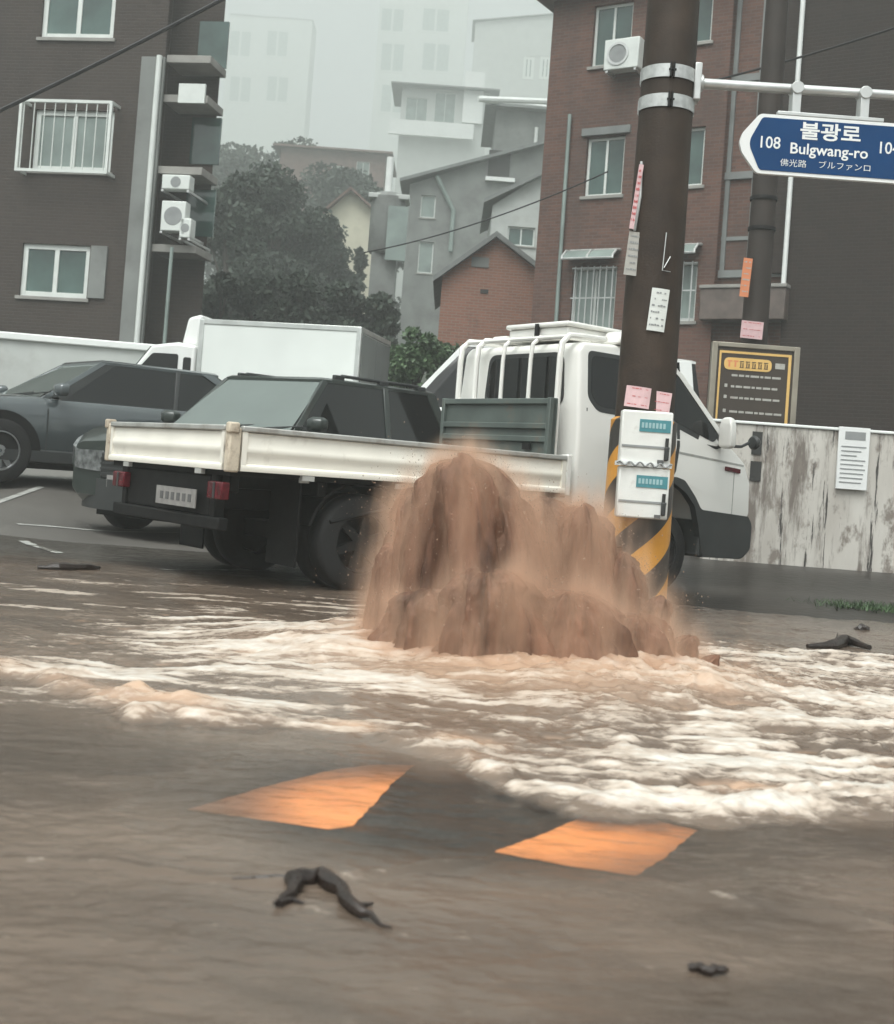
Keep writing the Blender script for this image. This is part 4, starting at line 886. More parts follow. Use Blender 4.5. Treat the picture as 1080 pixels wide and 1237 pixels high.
poster(781, 349, 806, 399, PY-RP-0.012, M['paper'], 'white paper notice pasted on the brown pole beneath the street sign', 6, curve=0.22, seed=3, tilt=4)
poster(753, 281, 779, 332, PY-RP+0.07, M['paper_grey'], 'weathered grey paper sheet on the pole edge above the truck cab', 6, 'ink_grey', seed=4, tilt=4)
poster(760, 198, 771, 276, PY-RP+0.05, M['pink'], 'torn narrow red and white strip peeling off the pole', 9, 'red_ink', seed=5, tilt=5)
poster(754, 468, 786, 491, PY-RP-0.018, M['pink'], 'pink sticker on the pole above the upper leaflet box', 3, 'red_ink', curve=0.22, seed=6, tilt=4)
poster(784, 474, 810, 498, PY-RP+0.004, M['pink'], 'pale pink sticker overlapping the corner of the upper leaflet box', 3, 'red_ink', seed=7, tilt=5)

# ------------------------------------------------------------------ stained white wall, notice board, second pole
WYd = 12.6
wl0 = P(885, 660, WYd); wtop = P(1000, 516, WYd).z
wall = empty('boundary_wall', (wl0.x-0.3, WYd, 0), R(-2), 'low white wall with peeling paint and dark streaks beside the truck nose', 'wall')
gzw = gz(wl0.x+1, WYd)
mb = MB(); mb.box(0, 7.5, 0, 0.2, -0.05, wtop-0.03); mb.build('masonry', M['stained'], wall, bevel=0.01)
mb = MB(); mb.box(-0.02, 7.52, -0.02, 0.22, wtop-0.03, wtop); mb.build('coping', M['trim_white'], wall, bevel=0.008)
mb = MB(); mb.box(0.42, 0.52, -0.012, 0.0, wtop-0.33, wtop-0.10); mb.build('opening', M['dark_void'], wall)
mb = MB(); mb.box(0.42, 0.53, -0.012, 0.0, wtop-0.60, wtop-0.40); mb.build('opening', M['dark_void'], wall)
a = P(1008, 590, WYd-0.06); b = P(1050, 518, WYd-0.06)
nb = empty('wall_notice', ((a.x+b.x)/2, WYd-0.10, a.z), R(-2), 'white metal notice panel with printed lines fixed to the stained wall', 'notice')
w, h = b.x-a.x, b.z-a.z
MB().box(-w/2, w/2, 0, 0.03, 0, h).build('panel', M['sign_white'], nb, bevel=0.004)
mb = MB(); mb.box(-w*0.30, w*0.36, -0.003, 0.001, h*0.80, h*0.93); mb.build('heading', M['ink_grey'], nb)
mb = MB(); rnd = random.Random(5)
for k in range(9):
    z = h*(0.10+0.072*k); mb.box(-w*0.40, w*rnd.uniform(0.1, 0.42), -0.003, 0.001, z, z+h*0.020)
tag(mb.build('print', M['ink_grey'], nb), kind='stuff')

a = P(857, 516, 13.3); b = P(963, 423, 13.3)
bo = empty('notice_board', (a.x, 13.3, gz(a.x, 13.3)), 0, 'dark notice board with yellow border and framed header standing behind the white wall', 'notice board')
w = b.x-a.x; z0 = a.z-0.35-bo.location.z; z1 = b.z-bo.location.z; hh = z1-z0
MB().box(0, w, 0, 0.05, z0, z1).build('panel', M['board_dark'], bo)
mb = MB(); mb.box(-0.03, 0.03, -0.02, 0.07, 0, z1+0.03); mb.box(w-0.03, w+0.03, -0.02, 0.07, 0, z1+0.03); mb.box(0.03, w-0.03, -0.02, 0.07, z1-0.02, z1+0.03); mb.build('frame', M['board_frame'], bo, bevel=0.006)
mb = MB()
for (x0, x1, y0, y1) in ((0.055, 0.075, z0, z1-0.06), (w-0.085, w-0.055, z0, z1-0.06), (0.075, w-0.085, z1-0.085, z1-0.06)): mb.box(x0, x1, -0.006, 0.001, y0, y1)
mb.build('yellow_border', M['yellow'], bo)
mb = MB(); mb.prism(rounded([(0.11, z1-0.26), (0.62, z1-0.26), (0.62, z1-0.13), (0.11, z1-0.13)], 0.06, 5), lambda u, v, d: (u, d, v), -0.008, 0.001); hd_ = mb.build('header_pill', M['yellow'], bo)
mb = MB()
rnd = random.Random(9); 
for k in range(7):
    x = 0.145+k*0.065; zc = z1-0.195
    if k < 2: continue
    mb.box(x, x+0.046, -0.0105, -0.0082, zc+0.022, zc+0.032); mb.box(x+0.008, x+0.018, -0.0105, -0.0082, zc-0.035, zc+0.019); mb.box(x+0.03, x+0.042, -0.0105, -0.0082, zc-0.03, zc+0.012); mb.box(x, x+0.046, -0.0112, -0.0108, zc-0.04, zc-0.032)
tag(mb.build('header_print', M['board_dark'], hd_), kind='stuff')
mb = MB()
for k in range(2):
    x = 0.145+k*0.065; zc = z1-0.195
    mb.box(x, x+0.05, -0.0105, -0.0082, zc+0.02, zc+0.035); mb.box(x+0.01, x+0.03, -0.0105, -0.0082, zc-0.035, zc+0.018)
tag(mb.build('header_print', M['orange_paper'], hd_), kind='stuff')
mb = MB(); mb.box(0.66, w-0.12, -0.004, 0.001, z1-0.22, z1-0.16)
for k, z in enumerate((0.33, 0.45, 0.57, 0.72)):
    x = 0.13
    if k: mb.box(x, x+0.03, -0.004, 0.001, z1-z, z1-z+0.035)
    x += 0.07
    while x < w-0.18:
        g = rnd.uniform(0.03, 0.10); mb.box(x, x+g, -0.004, 0.001, z1-z, z1-z+0.022); x += g+0.015
tag(mb.build('print', M['paper_grey'], bo), kind='stuff')

p2 = P(915, 350, 14.2)
pole2 = empty('utility_pole', (p2.x, 14.2, gz(p2.x, 14.2)), 0, 'thinner dark brown utility pole behind the white wall near the entrance', 'pole')
mb = MB(); mb.lathe([(0.165-0.006*z, z) for z in np.linspace(0, 10, 24)], (0, 0, 0), 'z', 28); mb.build('shaft', M['pole_far'], pole2, smooth=True)
mb = MB(); zz = P(915, 285, 14.0).z
for z in (zz, zz+0.35): MB().lathe([(0.17-0.006*z, -0.02), (0.18-0.006*z, -0.02), (0.18-0.006*z, 0.02), (0.17-0.006*z, 0.02)], (0, 0, z), 'z', 24).build('clamp_band', M['steel_rim'], pole2)
poster(893, 312, 907, 358, 14.0, M['orange_paper'], 'orange sticker strip on the thinner pole behind the wall', 6, 'paper_grey', seed=11, tilt=3)
poster(894, 389, 922, 408, 13.98, M['pink'], 'pink sticker low on the thinner pole above the notice board', 3, 'red_ink', seed=12, tilt=2)

# ------------------------------------------------------------------ overhead cables
def cable(name, a, b, sag, r, label):
    a, b = Vector(a), Vector(b); pts = [a.lerp(b, t) - Vector((0, 0, sag*4*t*(1-t))) for t in np.linspace(0, 1, 24)]
    o = MB().tube(pts, r, 6).build(name, M['cable'], smooth=True); return tag(o, label, 'cable', 'overhead cables')
cable('overhead_cable', P(-160, 205, 13), P(420, -85, 13.5), 0.10, 0.022, 'black overhead cable crossing in front of the brown apartment block')
cable('overhead_cable', P(860, 98, 15.5), P(1200, -8, 14), 0.05, 0.014, 'thin black cable running past the plain dark brick wall')
cable('overhead_cable', P(735, 207, 20), P(440, 305, 24), 0.15, 0.012, 'thin black cable strung across the grey houses')

# ------------------------------------------------------------------ debris
def branch(name, px, radii, label, cat='branch', zoff=0.0, forks=()):
    pts = []
    for i, (x, y) in enumerate(px):
        g = G(x, y); pts.append((g.x, g.y, 0.022+zoff+radii[i]*0.3))
    o = empty(name, pts[0], 0, label, cat); base = Vector(pts[0])
    L = [Vector(p)-base for p in pts]; fine = []
    rs = []
    for i in range(len(L)-1):
        for t in (0, 0.33, 0.66):
            j = Vector((random.uniform(-1, 1), random.uniform(-1, 1), random.uniform(-0.3, 0.3)))*0.006
            fine.append(L[i].lerp(L[i+1], t)+j); rs.append((radii[i]*(1-t)+radii[i+1]*t)*random.uniform(0.82, 1.12))
    fine.append(L[-1]); rs.append(radii[-1])
    MB().tube(fine, rs, 8).build('stem', M['wood_wet'], o, smooth=True)
    for f in forks:
        q = [Vector((G(x, y).x, G(x, y).y, 0.02+zoff))-base for x, y in f]
        MB().tube(q, [0.010]+[0.006]*(len(q)-2)+[0.002], 6).build('twig', M['wood_wet'], o, smooth=True)
    return o
branch('fallen_branch', [(332, 1106), (350, 1096), (356, 1078), (385, 1074), (410, 1090), (425, 1112), (445, 1122), (472, 1136)], [0.004, 0.012, 0.018, 0.019, 0.016, 0.012, 0.007, 0.002], 'crooked dark branch lying in the shallow brown water', forks=[[(335, 1105), (352, 1100), (366, 1104)], [(425, 1108), (450, 1104)], [(360, 1076), (330, 1072), (280, 1074)]])
branch('fallen_stick', [(833, 1184), (846, 1187), (862, 1189), (876, 1190)], [0.005, 0.009, 0.009, 0.006], 'short black stick lying alone on the wet road', 'stick')
branch('driftwood', [(975, 788), (1005, 788), (1022, 781), (1050, 790)], [0.012, 0.03, 0.035, 0.015], 'dark wood debris caught at the edge of the foam near the wall', 'driftwood', 0.01, forks=[[(1008, 786), (1012, 770)]])
branch('driftwood', [(45, 690), (70, 691), (100, 691), (120, 690)], [0.012, 0.03, 0.028, 0.01], 'flat dark plank scrap lying on the road by the parking line', 'driftwood', 0.0)
def rock(px, py, s, label):
    g = G(px, py); o = empty('stone', (g.x, g.y, gz(g.x, g.y)+s*0.4), 0, label, 'stone')
    bm = bmesh.new(); bmesh.ops.create_icosphere(bm, subdivisions=2, radius=s)
    for v in bm.verts: v.co *= 0.75+0.5*random.random(); v.co.z *= 0.7
    me = bpy.data.meshes.new('rock'); bm.to_mesh(me); bm.free(); me.materials.append(M['wood_wet'])
    r = bpy.data.objects.new('rock', me); COL.objects.link(r); r.parent = o
rock(1041, 763, 0.045, 'dark stone beside the weeds at the wall foot')
# ------------------------------------------------------------------ buildings
class Facade:
    """a vertical wall plane: local x along it, y into the building, z up"""
    def __init__(s, name, label, A, ang, z0=0.0, cat='building', group=None):
        s.o = Vector((A[0], A[1], z0)); s.e = Vector((math.cos(ang), math.sin(ang), 0)); s.n = Vector((-math.sin(ang), math.cos(ang), 0))
        s.root = empty(name, s.o, ang, label, cat, group)
    def uv(s, px, py):
        d = ray(px, py); t = (s.o-CAMP).dot(s.n)/d.dot(s.n); p = CAMP+d*t-s.o; return p.dot(s.e), p.z
    def rect(s, px0, py0, px1, py1):
        a = s.uv(px0, (py0+py1)/2)[0]; b = s.uv(px1, (py0+py1)/2)[0]; xm = (px0+px1)/2
        return a, b, s.uv(xm, py1)[1], s.uv(xm, py0)[1]
    def wall(s, x0, x1, z0, z1, holes, m, th=0.22, name='wall'):
        xs = sorted({x0, x1, *[h[0] for h in holes], *[h[1] for h in holes]}); zs = sorted({z0, z1, *[h[2] for h in holes], *[h[3] for h in holes]})
        mb = MB()
        def hole(x, z): return any(h[0] < x < h[1] and h[2] < z < h[3] for h in holes)
        solid = [[not hole((xs[i]+xs[i+1])/2, (zs[j]+zs[j+1])/2) for j in range(len(zs)-1)] for i in range(len(xs)-1)]
        for i in range(len(xs)-1):
            for j in range(len(zs)-1):
                if solid[i][j]: mb.add([(xs[i], 0, zs[j]), (xs[i+1], 0, zs[j]), (xs[i+1], 0, zs[j+1]), (xs[i], 0, zs[j+1])], [(0, 1, 2, 3)])
        for h in holes:
            a, b, c, d = h
            for q in (((a, c), (a, d)), ((a, d), (b, d)), ((b, d), (b, c)), ((b, c), (a, c))):
                mb.add([(q[0][0], 0, q[0][1]), (q[1][0], 0, q[1][1]), (q[1][0], th, q[1][1]), (q[0][0], th, q[0][1])], [(0, 1, 2, 3)])
        return mb.build(name, m, s.root)
    def window(s, h, panes=2, glass='win_glass', fr=0.06, recess=0.10, bars=0, sill=True, frame='win_white', trans=0):
        a, b, c, d = h; y = recess; mb = MB()
        mb.box(a, a+fr, y, y+0.06, c, d); mb.box(b-fr, b, y, y+0.06, c, d); mb.box(a+fr, b-fr, y, y+0.06, c, c+fr); mb.box(a+fr, b-fr, y, y+0.06, d-fr, d)
        pw = (b-a-2*fr)/panes
        for k in range(1, panes): mb.box(a+fr+k*pw-fr*0.45, a+fr+k*pw+fr*0.45, y+0.002, y+0.056, c+fr, d-fr)
        for k in range(1, trans+1): z = c+(d-c)*k/(trans+1); mb.box(a+fr, b-fr, y+0.004, y+0.05, z-fr*0.4, z+fr*0.4)
        f = mb.build('window', M[frame], s.root, bevel=0.004)
        for k in range(panes):
            g = MB(); g.box(a+fr+k*pw, a+fr+(k+1)*pw, y+0.03, y+0.045, c+fr, d-fr); g.build('pane', M[glass], f)
        if sill: MB().box(a-0.06, b+0.06, -0.05, y, c-0.07, c-0.004).build('sill', M['concrete'], f)
        if bars:
            g = MB()
            for k in range(bars): x = a+(b-a)*(k+0.5)/bars; g.box(x-0.012, x+0.012, -0.05, -0.03, c, d)
            for z in (c+0.03, (c+d)/2, d-0.05): g.box(a, b, -0.05, -0.028, z, z+0.025)
            g.build('window_bars', M['galv'], f)
        return f
    def block(s, x0, x1, y0, y1, z0, z1, m, name='rear_block'):
        """closed box whose front lies behind the facade"""
        return MB().box(x0, x1, y0, y1, z0, z1).build(name, m, s.root)

# ---- red brick building on the right; facade recedes to the left
ang = -math.atan(0.62)
A = P(648, 300, 27.6)
BF = Facade('brick_building', 'red brick apartment building with a glazed stairwell behind the pole', (A.x, A.y), ang)
TOP = 12.6
def R4(*p): return BF.rect(*p)
w1 = R4(716, 4, 763, 78); w2 = R4(707, 165, 753, 236); w3 = R4(690, 322, 743, 400)
w4 = R4(842, -20, 861, 50); w5 = R4(830, 153, 850, 224); w6 = R4(819, 316, 841, 388)
def span(a, b): return (a[0], b[1], b[2], b[3])
# windows beside the pole continue behind it
w4 = (w4[1]-1.2, w4[1], w4[2], w4[3]); w5 = (w5[1]-1.2, w5[1], w5[2], w5[3]); w6 = (w6[1]-1.2, w6[1], w6[2], w6[3])
XS = BF.uv(866, 300)[0]; XE = BF.uv(950, 300)[0]
BF.wall(0, XS, -0.2, TOP, [w1, w2, w3, w4, w5, w6], M['brick'])
BF.window(w1, 2); BF.window(w2, 2); BF.window(w3, 2, 'win_pale', bars=7); BF.window(w4, 2); BF.window(w5, 2); BF.window(w6, 2, 'win_pale', bars=6)
for w in (w2,):
    MB().box(w[0]-0.12, w[1]+0.12, -0.06, 0.02, w[3]+0.03, w[3]+0.20).build('lintel', M['roof_grey'], BF.root, bevel=0.01)
for w in (w3, w6):                                   # small tube-framed awnings
    aw = MB(); xa, xb_, zt_ = w[0]-0.1, w[1]+0.05, w[3]+0.12
    aw.loft([[(x, 0.0, zt_+0.22), (x, -0.20, zt_+0.19), (x, -0.38, zt_+0.05), (x, -0.40, zt_), (x, -0.36, zt_+0.03), (x, -0.19, zt_+0.165), (x, 0.0, zt_+0.195)] for x in (xa, xb_)])
    ao = aw.build('awning', M['win_pale'], BF.root)
    t = MB()
    for x in np.linspace(xa, xb_, 3): t.tube([(x, 0.0, zt_+0.23), (x, -0.21, zt_+0.2), (x, -0.39, zt_+0.05), (x, -0.40, zt_-0.02)], 0.025, 6)
    for (y, z) in ((-0.40, zt_-0.01), (-0.02, zt_+0.235)): t.tube([(xa, y, z), (xb_, y, z)], 0.025, 6)
    t.build('awning_frame', M['galv'], ao)
BF.block(0.0, XE+6, 0.23, 8, -0.2, TOP, M['brick'], 'rear_block')
# roof edge
MB().box(-0.35, XS+0.2, -0.35, 8.2, BF.uv(655, 4)[1]-0.0, BF.uv(655, 4)[1]+0.22).build('eave', M['roof_brown'], BF.root, bevel=0.02)
# stairwell, recessed glass with mullions and ledges
zl = [BF.uv(900, y)[1] for y in (395, 330, 210, 92, -40)]
MB().box(XS, XE, 0.30, 0.36, zl[1], TOP).build('stair_glazing', M['stair_glass'], BF.root)
mb = MB()
XM = BF.uv(930, 250)[0]
for x in (XS+0.02, (XS*0.45+XM*0.55), XM): mb.box(x, x+0.09, 0.18, 0.31, zl[1], TOP)
for z in zl[1:]: mb.box(XS, XE, 0.16, 0.31, z-0.05, z+0.10)
zz = BF.uv(900, 285)[1]; mb.box(XS, XE, 0.2, 0.31, zz-0.04, zz+0.04)
mb.build('mullion', M['roof_grey'], BF.root)
MB().box(XM+0.09, XE, 0.02, 0.30, zl[1], TOP).build('pier', M['brick_dark'], BF.root)
z0, z1 = BF.uv(900, 388)[1], BF.uv(900, 350)[1]
MB().box(XS-0.2, XE+0.12, -0.25, 0.35, z0, z1).build('entrance_fascia', M['stone'], BF.root, bevel=0.02)
MB().box(XS-0.22, XE+0.14, -0.28, 0.36, z1, z1+0.07).build('fascia_cap', M['concrete'], BF.root, bevel=0.01)
MB().box(XS-0.1, XE, 0.25, 0.30, -0.2, z0).build('entrance', M['dark_void'], BF.root)
# plain dark gable part at the right
BF.wall(XE, XE+8, -0.2, TOP, [], M['brick_dark'], name='gable_wall')
mb = MB(); c = BF.uv(945, 385); u = BF.uv(972, -10)
mb.tube([(c[0], -0.08, c[1]), (c[0]+0.01, -0.08, TOP-0.5)], 0.05, 10); mb.build('downpipe', M['trim_white'], BF.root, smooth=True)
c = BF.uv(676, 372); t_ = BF.uv(688, 140)
mb = MB(); mb.tube([(c[0], -0.08, -0.1), ((c[0]+t_[0])/2, -0.08, t_[1])], 0.045, 10); mb.build('downpipe', M['win_pale'], BF.root, smooth=True)
q = BF.uv(760, 72); qq = BF.o + BF.e*q[0] - BF.n*0.42
ac = empty('air_conditioner', (qq.x, qq.y, q[1]-0.33), ang, 'pale outdoor air conditioner hung under the top window of the brick building', 'air conditioner')
MB().box(-0.40, 0.40, 0, 0.30, 0, 0.66).build('case', M['win_white'], ac, bevel=0.02)
mb = MB(); mb.lathe([(0.23, 0.0), (0.25, -0.012), (0.25, -0.02), (0.20, -0.02), (0.19, 0.0)], (-0.08, 0, 0.33), 'y', 24); mb.build('fan_ring', M['galv'], ac)
MB().lathe([(0.001, -0.006), (0.19, -0.006), (0.19, 0.001)], (-0.08, 0, 0.33), 'y', 24).build('fan', M['ink_grey'], ac)
MB().box(-0.35, -0.30, 0.02, 0.42, -0.05, 0.0).build('bracket', M['galv'], ac); MB().box(0.30, 0.35, 0.02, 0.42, -0.05, 0.0).build('bracket', M['galv'], ac)

# ---- brown apartment block on the left
angL = -math.atan(0.165)
A = P(186, 240, 25.6); cornerX = 9.0
LF = Facade('apartment_block', 'brown brick apartment block with three white framed windows in the mist', (A.x-cornerX*math.cos(angL), A.y-cornerX*math.sin(angL)), angL)
TOPL = 12.5
h1 = LF.rect(52, -42, 140, 46); h2 = LF.rect(40, 133, 136, 207); h3 = LF.rect(25, 295, 107, 359)
LF.wall(0, cornerX, -0.2, TOPL, [h1, h2, h3], M['brick_left'])
for h, g in ((h1, 'win_glass'), (h2, 'win_pale'), (h3, 'win_glass')): LF.window(h, 2, g, fr=0.11, recess=0.06)
# projecting white window cage round the middle window
a, b, c, d = h2; mb = MB(); a -= 0.15; b += 0.12; c -= 0.12; d += 0.10
for x in (a, b-0.06): mb.box(x, x+0.06, -0.40, 0.0, c, c+0.06); mb.box(x, x+0.06, -0.40, 0.0, d-0.06, d); mb.box(x, x+0.06, -0.40, -0.34, c+0.06, d-0.06)
for z in (c, d-0.06): mb.box(a+0.06, b-0.06, -0.40, -0.34, z, z+0.06)
for k in range(9): x = a+0.1+(b-a-0.2)*k/8; mb.box(x-0.008, x+0.008, -0.385, -0.365, c+0.06, d-0.06)
mb.build('window_cage', M['win_white'], LF.root)
a, b, c, d = h3; MB().box(b+0.04, b+0.40, -0.05, -0.01, c+0.02, d).build('shutter', M['grey_wall'], LF.root)
rd_ = ray(243, 240); kx = (Vector((rd_.x, rd_.y, 0)).dot(LF.e))/(Vector((rd_.x, rd_.y, 0)).dot(LF.n)) - 0.02
MB().prism([(0, 0.23), (cornerX-0.02, 0.23), (cornerX-0.02+kx*9, 9), (kx*9, 9)], lambda u, v, d: (u, v, d), -0.2, TOPL).build('rear_block', M['brick_left'], LF.root)
mb = MB(); mb.box(cornerX-0.48, cornerX+0.03, -0.09, -0.002, -0.1, LF.uv(183, 70)[1]); mb.build('corner_panel', M['grey_wall'], LF.root, bevel=0.01)
mb = MB(); mb.tube([(cornerX-0.06, -0.15, -0.1), (cornerX-0.06, -0.15, LF.uv(183, 70)[1])], 0.06, 10); mb.build('downpipe', M['win_white'], LF.root, smooth=True)
# recessed side wing with balconies
sw0, sw1 = cornerX+0.0, LF.uv(243, 240)[0]
MB().prism([(sw0-0.6, 0.9), (sw1-0.15, 0.9), (sw1-0.15+kx*8, 8.9), (sw0-0.6+kx*8, 8.9)], lambda u, v, d: (u, v, d), -0.2, TOPL).build('side_wing', M['brick_left'], LF.root)
for py in (70, 118, 205, 300):
    z = LF.uv(215, py)[1]
    MB().box(sw0+0.01, sw1-0.05, 0.05, 1.0, z-0.08, z+0.08).build('balcony_slab', M['concrete'], LF.root, bevel=0.01)
for py in (30, 150, 240):
    z = LF.uv(215, py)[1]
    f = MB().box(sw0+0.35, sw0+1.0, 0.86, 0.92, z-0.6, z+0.4).build('balcony_window', M['win_glass'], LF.root)
for py in (118,):
    z = LF.uv(215, py)[1]; MB().box(sw0+0.35, sw1-0.1, 0.0, 0.06, z-0.10, z+0.30).build('balcony_panel', M['win_white'], LF.root)
def balcony_unit(px, py, w, h, label):
    u, z = LF.uv(px, py); p = LF.o + LF.e*u - LF.n*0.25
    o = empty('air_conditioner', (p.x, p.y, z), angL, label, 'air conditioner', 'air conditioners on the brown apartment block')
    MB().box(-w/2, w/2, 0, 0.28, 0, h).build('case', M['win_white'], o, bevel=0.02)
    MB().lathe([(0.001, -0.006), (min(w, h)*0.36, -0.006), (min(w, h)*0.38, 0.002)], (0, 0, h/2), 'y', 20).build('fan', M['ink_grey'], o)
    MB().box(-w/2, -w/2+0.05, 0.0, 1.2, -0.05, -0.004).build('bracket', M['galv'], o); MB().box(w/2-0.05, w/2, 0.0, 1.2, -0.05, -0.004).build('bracket', M['galv'], o)
balcony_unit(213, 282, 0.52, 0.62, 'taller pale air conditioner on the side of the brown apartment block')
balcony_unit(217, 232, 0.60, 0.30, 'flat pale air conditioner above the taller one on the brown apartment block')
balcony_unit(228, 290, 0.24, 0.40, 'small pale meter box beside the taller air conditioner')
mb = MB(); u, z = LF.uv(210, 300); mb.tube([(u, -0.1, 0), (u, -0.1, z)], 0.04, 8); mb.build('downpipe', M['win_pale'], LF.root)

# ---- long low white wall on the left behind the parked cars
a = P(-60, 400, 20.0); b = P(238, 425, 20.5)
lw = empty('garden_wall', (a.x, 20.0, gz(a.x, 20)), math.atan2(0.5, b.x-a.x), 'long plain white wall behind the grey car', 'wall')
L_ = math.hypot(b.x-a.x, 0.5); zt1 = b.z-gz(a.x, 20)
MB().box(0, L_, 0, 0.2, -0.1, zt1-0.06).build('masonry', M['pale_wall'], lw); MB().box(-0.05, L_+0.05, -0.06, 0.26, zt1-0.06, zt1+0.06).build('coping', M['trim_white'], lw, bevel=0.02)

# ---- houses behind: built at real depth, facing the street
def house(name, label, Y, rect, depth, wall, roof=None, wins=(), eave=0.3, rise=0.0, cat='house', gable=False, fascia=None, zbase=None, glass='win_glass', ang=0.0, fr=0.06, panes=2, group=None, frame='win_white'):
    px0, py0, px1, py1 = rect
    a = P(px0, py1, Y)
    Fh = Facade(name, label, (a.x, Y), ang, hz_(a.x, Y).item() if zbase is None else zbase, cat, group)
    x0, x1, z0, z1 = Fh.rect(px0, py0, px1, py1); x0 = 0.0
    holes = [Fh.rect(*w) for w in wins]
    Fh.wall(0, x1, -0.6, z1, holes, wall); Fh.block(0, x1, 0.25, depth, -0.6, z1, wall)
    for h in holes: Fh.window(h, panes if (h[1]-h[0]) > 0.8 else 1, glass, fr=fr, frame=frame)
    if gable:
        mb = MB(); mb.prism([(0, z1), (x1, z1), (x1*0.45, z1+rise)], lambda u, v, d: (u, d, v), 0.0, depth); mb.build('gable', wall, Fh.root)
        for s_ in (0, 1):
            e0 = (-eave, z1-eave*rise/(x1*0.45)) if s_ == 0 else (x1+eave, z1-eave*rise/(x1*0.55)); r0 = (x1*0.45, z1+rise)
            mb = MB(); mb.prism([e0, r0, (r0[0], r0[1]+0.14), (e0[0], e0[1]+0.14)], lambda u, v, d: (u, d, v), -eave, depth+eave); mb.build('roof', roof or M['roof_grey'], Fh.root)
    elif rise:
        mb = MB(); mb.prism([(-eave, z1), (x1+eave, z1+rise), (x1+eave, z1+rise+0.16), (-eave, z1+0.16)], lambda u, v, d: (u, d, v), -eave, depth); mb.build('roof', roof or M['roof_grey'], Fh.root)
        mb = MB(); mb.prism([(0, z1-0.01), (x1, z1-0.01), (x1, z1+rise)], lambda u, v, d: (u, d, v), 0.0, depth-0.1); mb.build('gable', wall, Fh.root)
    else:
        mb = MB(); mb.box(-eave, x1+eave, -eave, depth, z1, z1+0.18); mb.build('roof', roof or M['roof_grey'], Fh.root)
    if fascia:
        fz = fascia; mb = MB(); mb.prism([(-eave-0.04, z1-0.02), (x1+eave+0.04, z1+rise-0.02), (x1+eave+0.04, z1+rise+fz), (-eave-0.04, z1+fz)], lambda u, v, d: (u, d, v), -eave-0.05, -eave-0.005); mb.build('fascia', M['trim_white'], Fh.root)
    return Fh
# brick hut with a gable roof
hut = house('brick_hut', 'small orange brick hut with a grey gable roof behind the truck cab', 31, (528, 338, 668, 420), 5, M['brick_hut'], M['roof_grey'], rise=1.05, gable=True, eave=0.22, zbase=0.6)
c = hut.uv(580, 318); MB().box(c[0]-0.22, c[0]+0.22, -0.03, -0.002, c[1]-0.1, c[1]+0.15).build('vent', M['grey_wall'], hut.root)
c = hut.uv(585, 352); MB().box(c[0]-0.1, c[0]+0.1, -0.02, -0.002, c[1]-0.05, c[1]+0.05).build('vent', M['dark_void'], hut.root)
# pale house with the small window
ph = house('pale_house', 'pale grey plastered house with a small white window beside the brick building', 48, (588, 250, 668, 345), 6, M['pale_wall'], M['roof_grey'], wins=[(613, 274, 646, 297)], rise=1.8, eave=0.35, zbase=3.0)
# grey house with pipes
gh = house('grey_house', 'grey house with a slanted roof edge, drain pipe and narrow windows', 62, (485, 228, 655, 360), 8, M['grey_wall'], M['roof_grey'], wins=[(508, 212, 526, 263), (505, 292, 523, 330), (590, 178, 616, 218)] and [(508, 236, 526, 263), (505, 292, 523, 330)], rise=2.7, eave=0.5, zbase=5.0, glass='win_pale', panes=1)
c = gh.uv(548, 250); c0_ = gh.uv(528, 206); c1_ = gh.uv(549, 305)
MB().tube([(c0_[0], -0.15, c0_[1]-0.3), (c[0], -0.15, c[1]-0.2), (c[0], -0.15, c1_[1])], 0.11, 8).build('downpipe', M['win_pale'], gh.root, smooth=True)
q = gh.rect(590, 182, 616, 214); MB().box(q[0], q[1], -0.06, -0.003, q[2], q[3]).build('window', M['dark_void'], gh.root)
MB().box(q[0]-0.1, q[1]+0.3, -0.25, -0.01, q[2]-0.25, q[2]-0.05).build('sill', M['trim_white'], gh.root)
# white-canopied flat roofed house
ch = house('canopy_house', 'dark walled house with a white edged flat canopy roof', 84, (592, 134, 672, 240), 10, M['grey_wall'], M['roof_grey'], eave=0.8, zbase=9.0)
q = ch.uv(590, 134); qq = ch.uv(672, 134)
mb = MB(); mb.tube([(q[0]-0.7, -1.9, q[1]+0.2), (qq[0], -2.2, qq[1]-0.05)], 0.2, 8); mb.tube([(q[0]-0.7, -1.9, q[1]+0.2), (qq[0]*0.9, 2.5, q[1]+1.25)], 0.2, 8); mb.build('canopy_edge', M['trim_white'], ch.root)
c = ch.uv(648, 155); c1_ = ch.uv(645, 200); MB().tube([(c[0], -0.2, c[1]), (c[0], -0.2, c1_[1])], 0.12, 8).build('downpipe', M['trim_white'], ch.root)
# terrace house with white parapet in the fog
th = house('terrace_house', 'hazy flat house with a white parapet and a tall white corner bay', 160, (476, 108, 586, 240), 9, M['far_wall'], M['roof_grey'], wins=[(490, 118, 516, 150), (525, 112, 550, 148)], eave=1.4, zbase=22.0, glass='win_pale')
q = th.rect(470, 150, 572, 168); MB().box(q[0], q[1], -1.3, -0.9, q[2], q[3]).build('parapet', M['trim_white'], th.root)
q = th.rect(560, 88, 584, 150); MB().box(q[0], q[1], -0.5, 0.0, q[2], q[3]).build('bay', M['trim_white'], th.root)
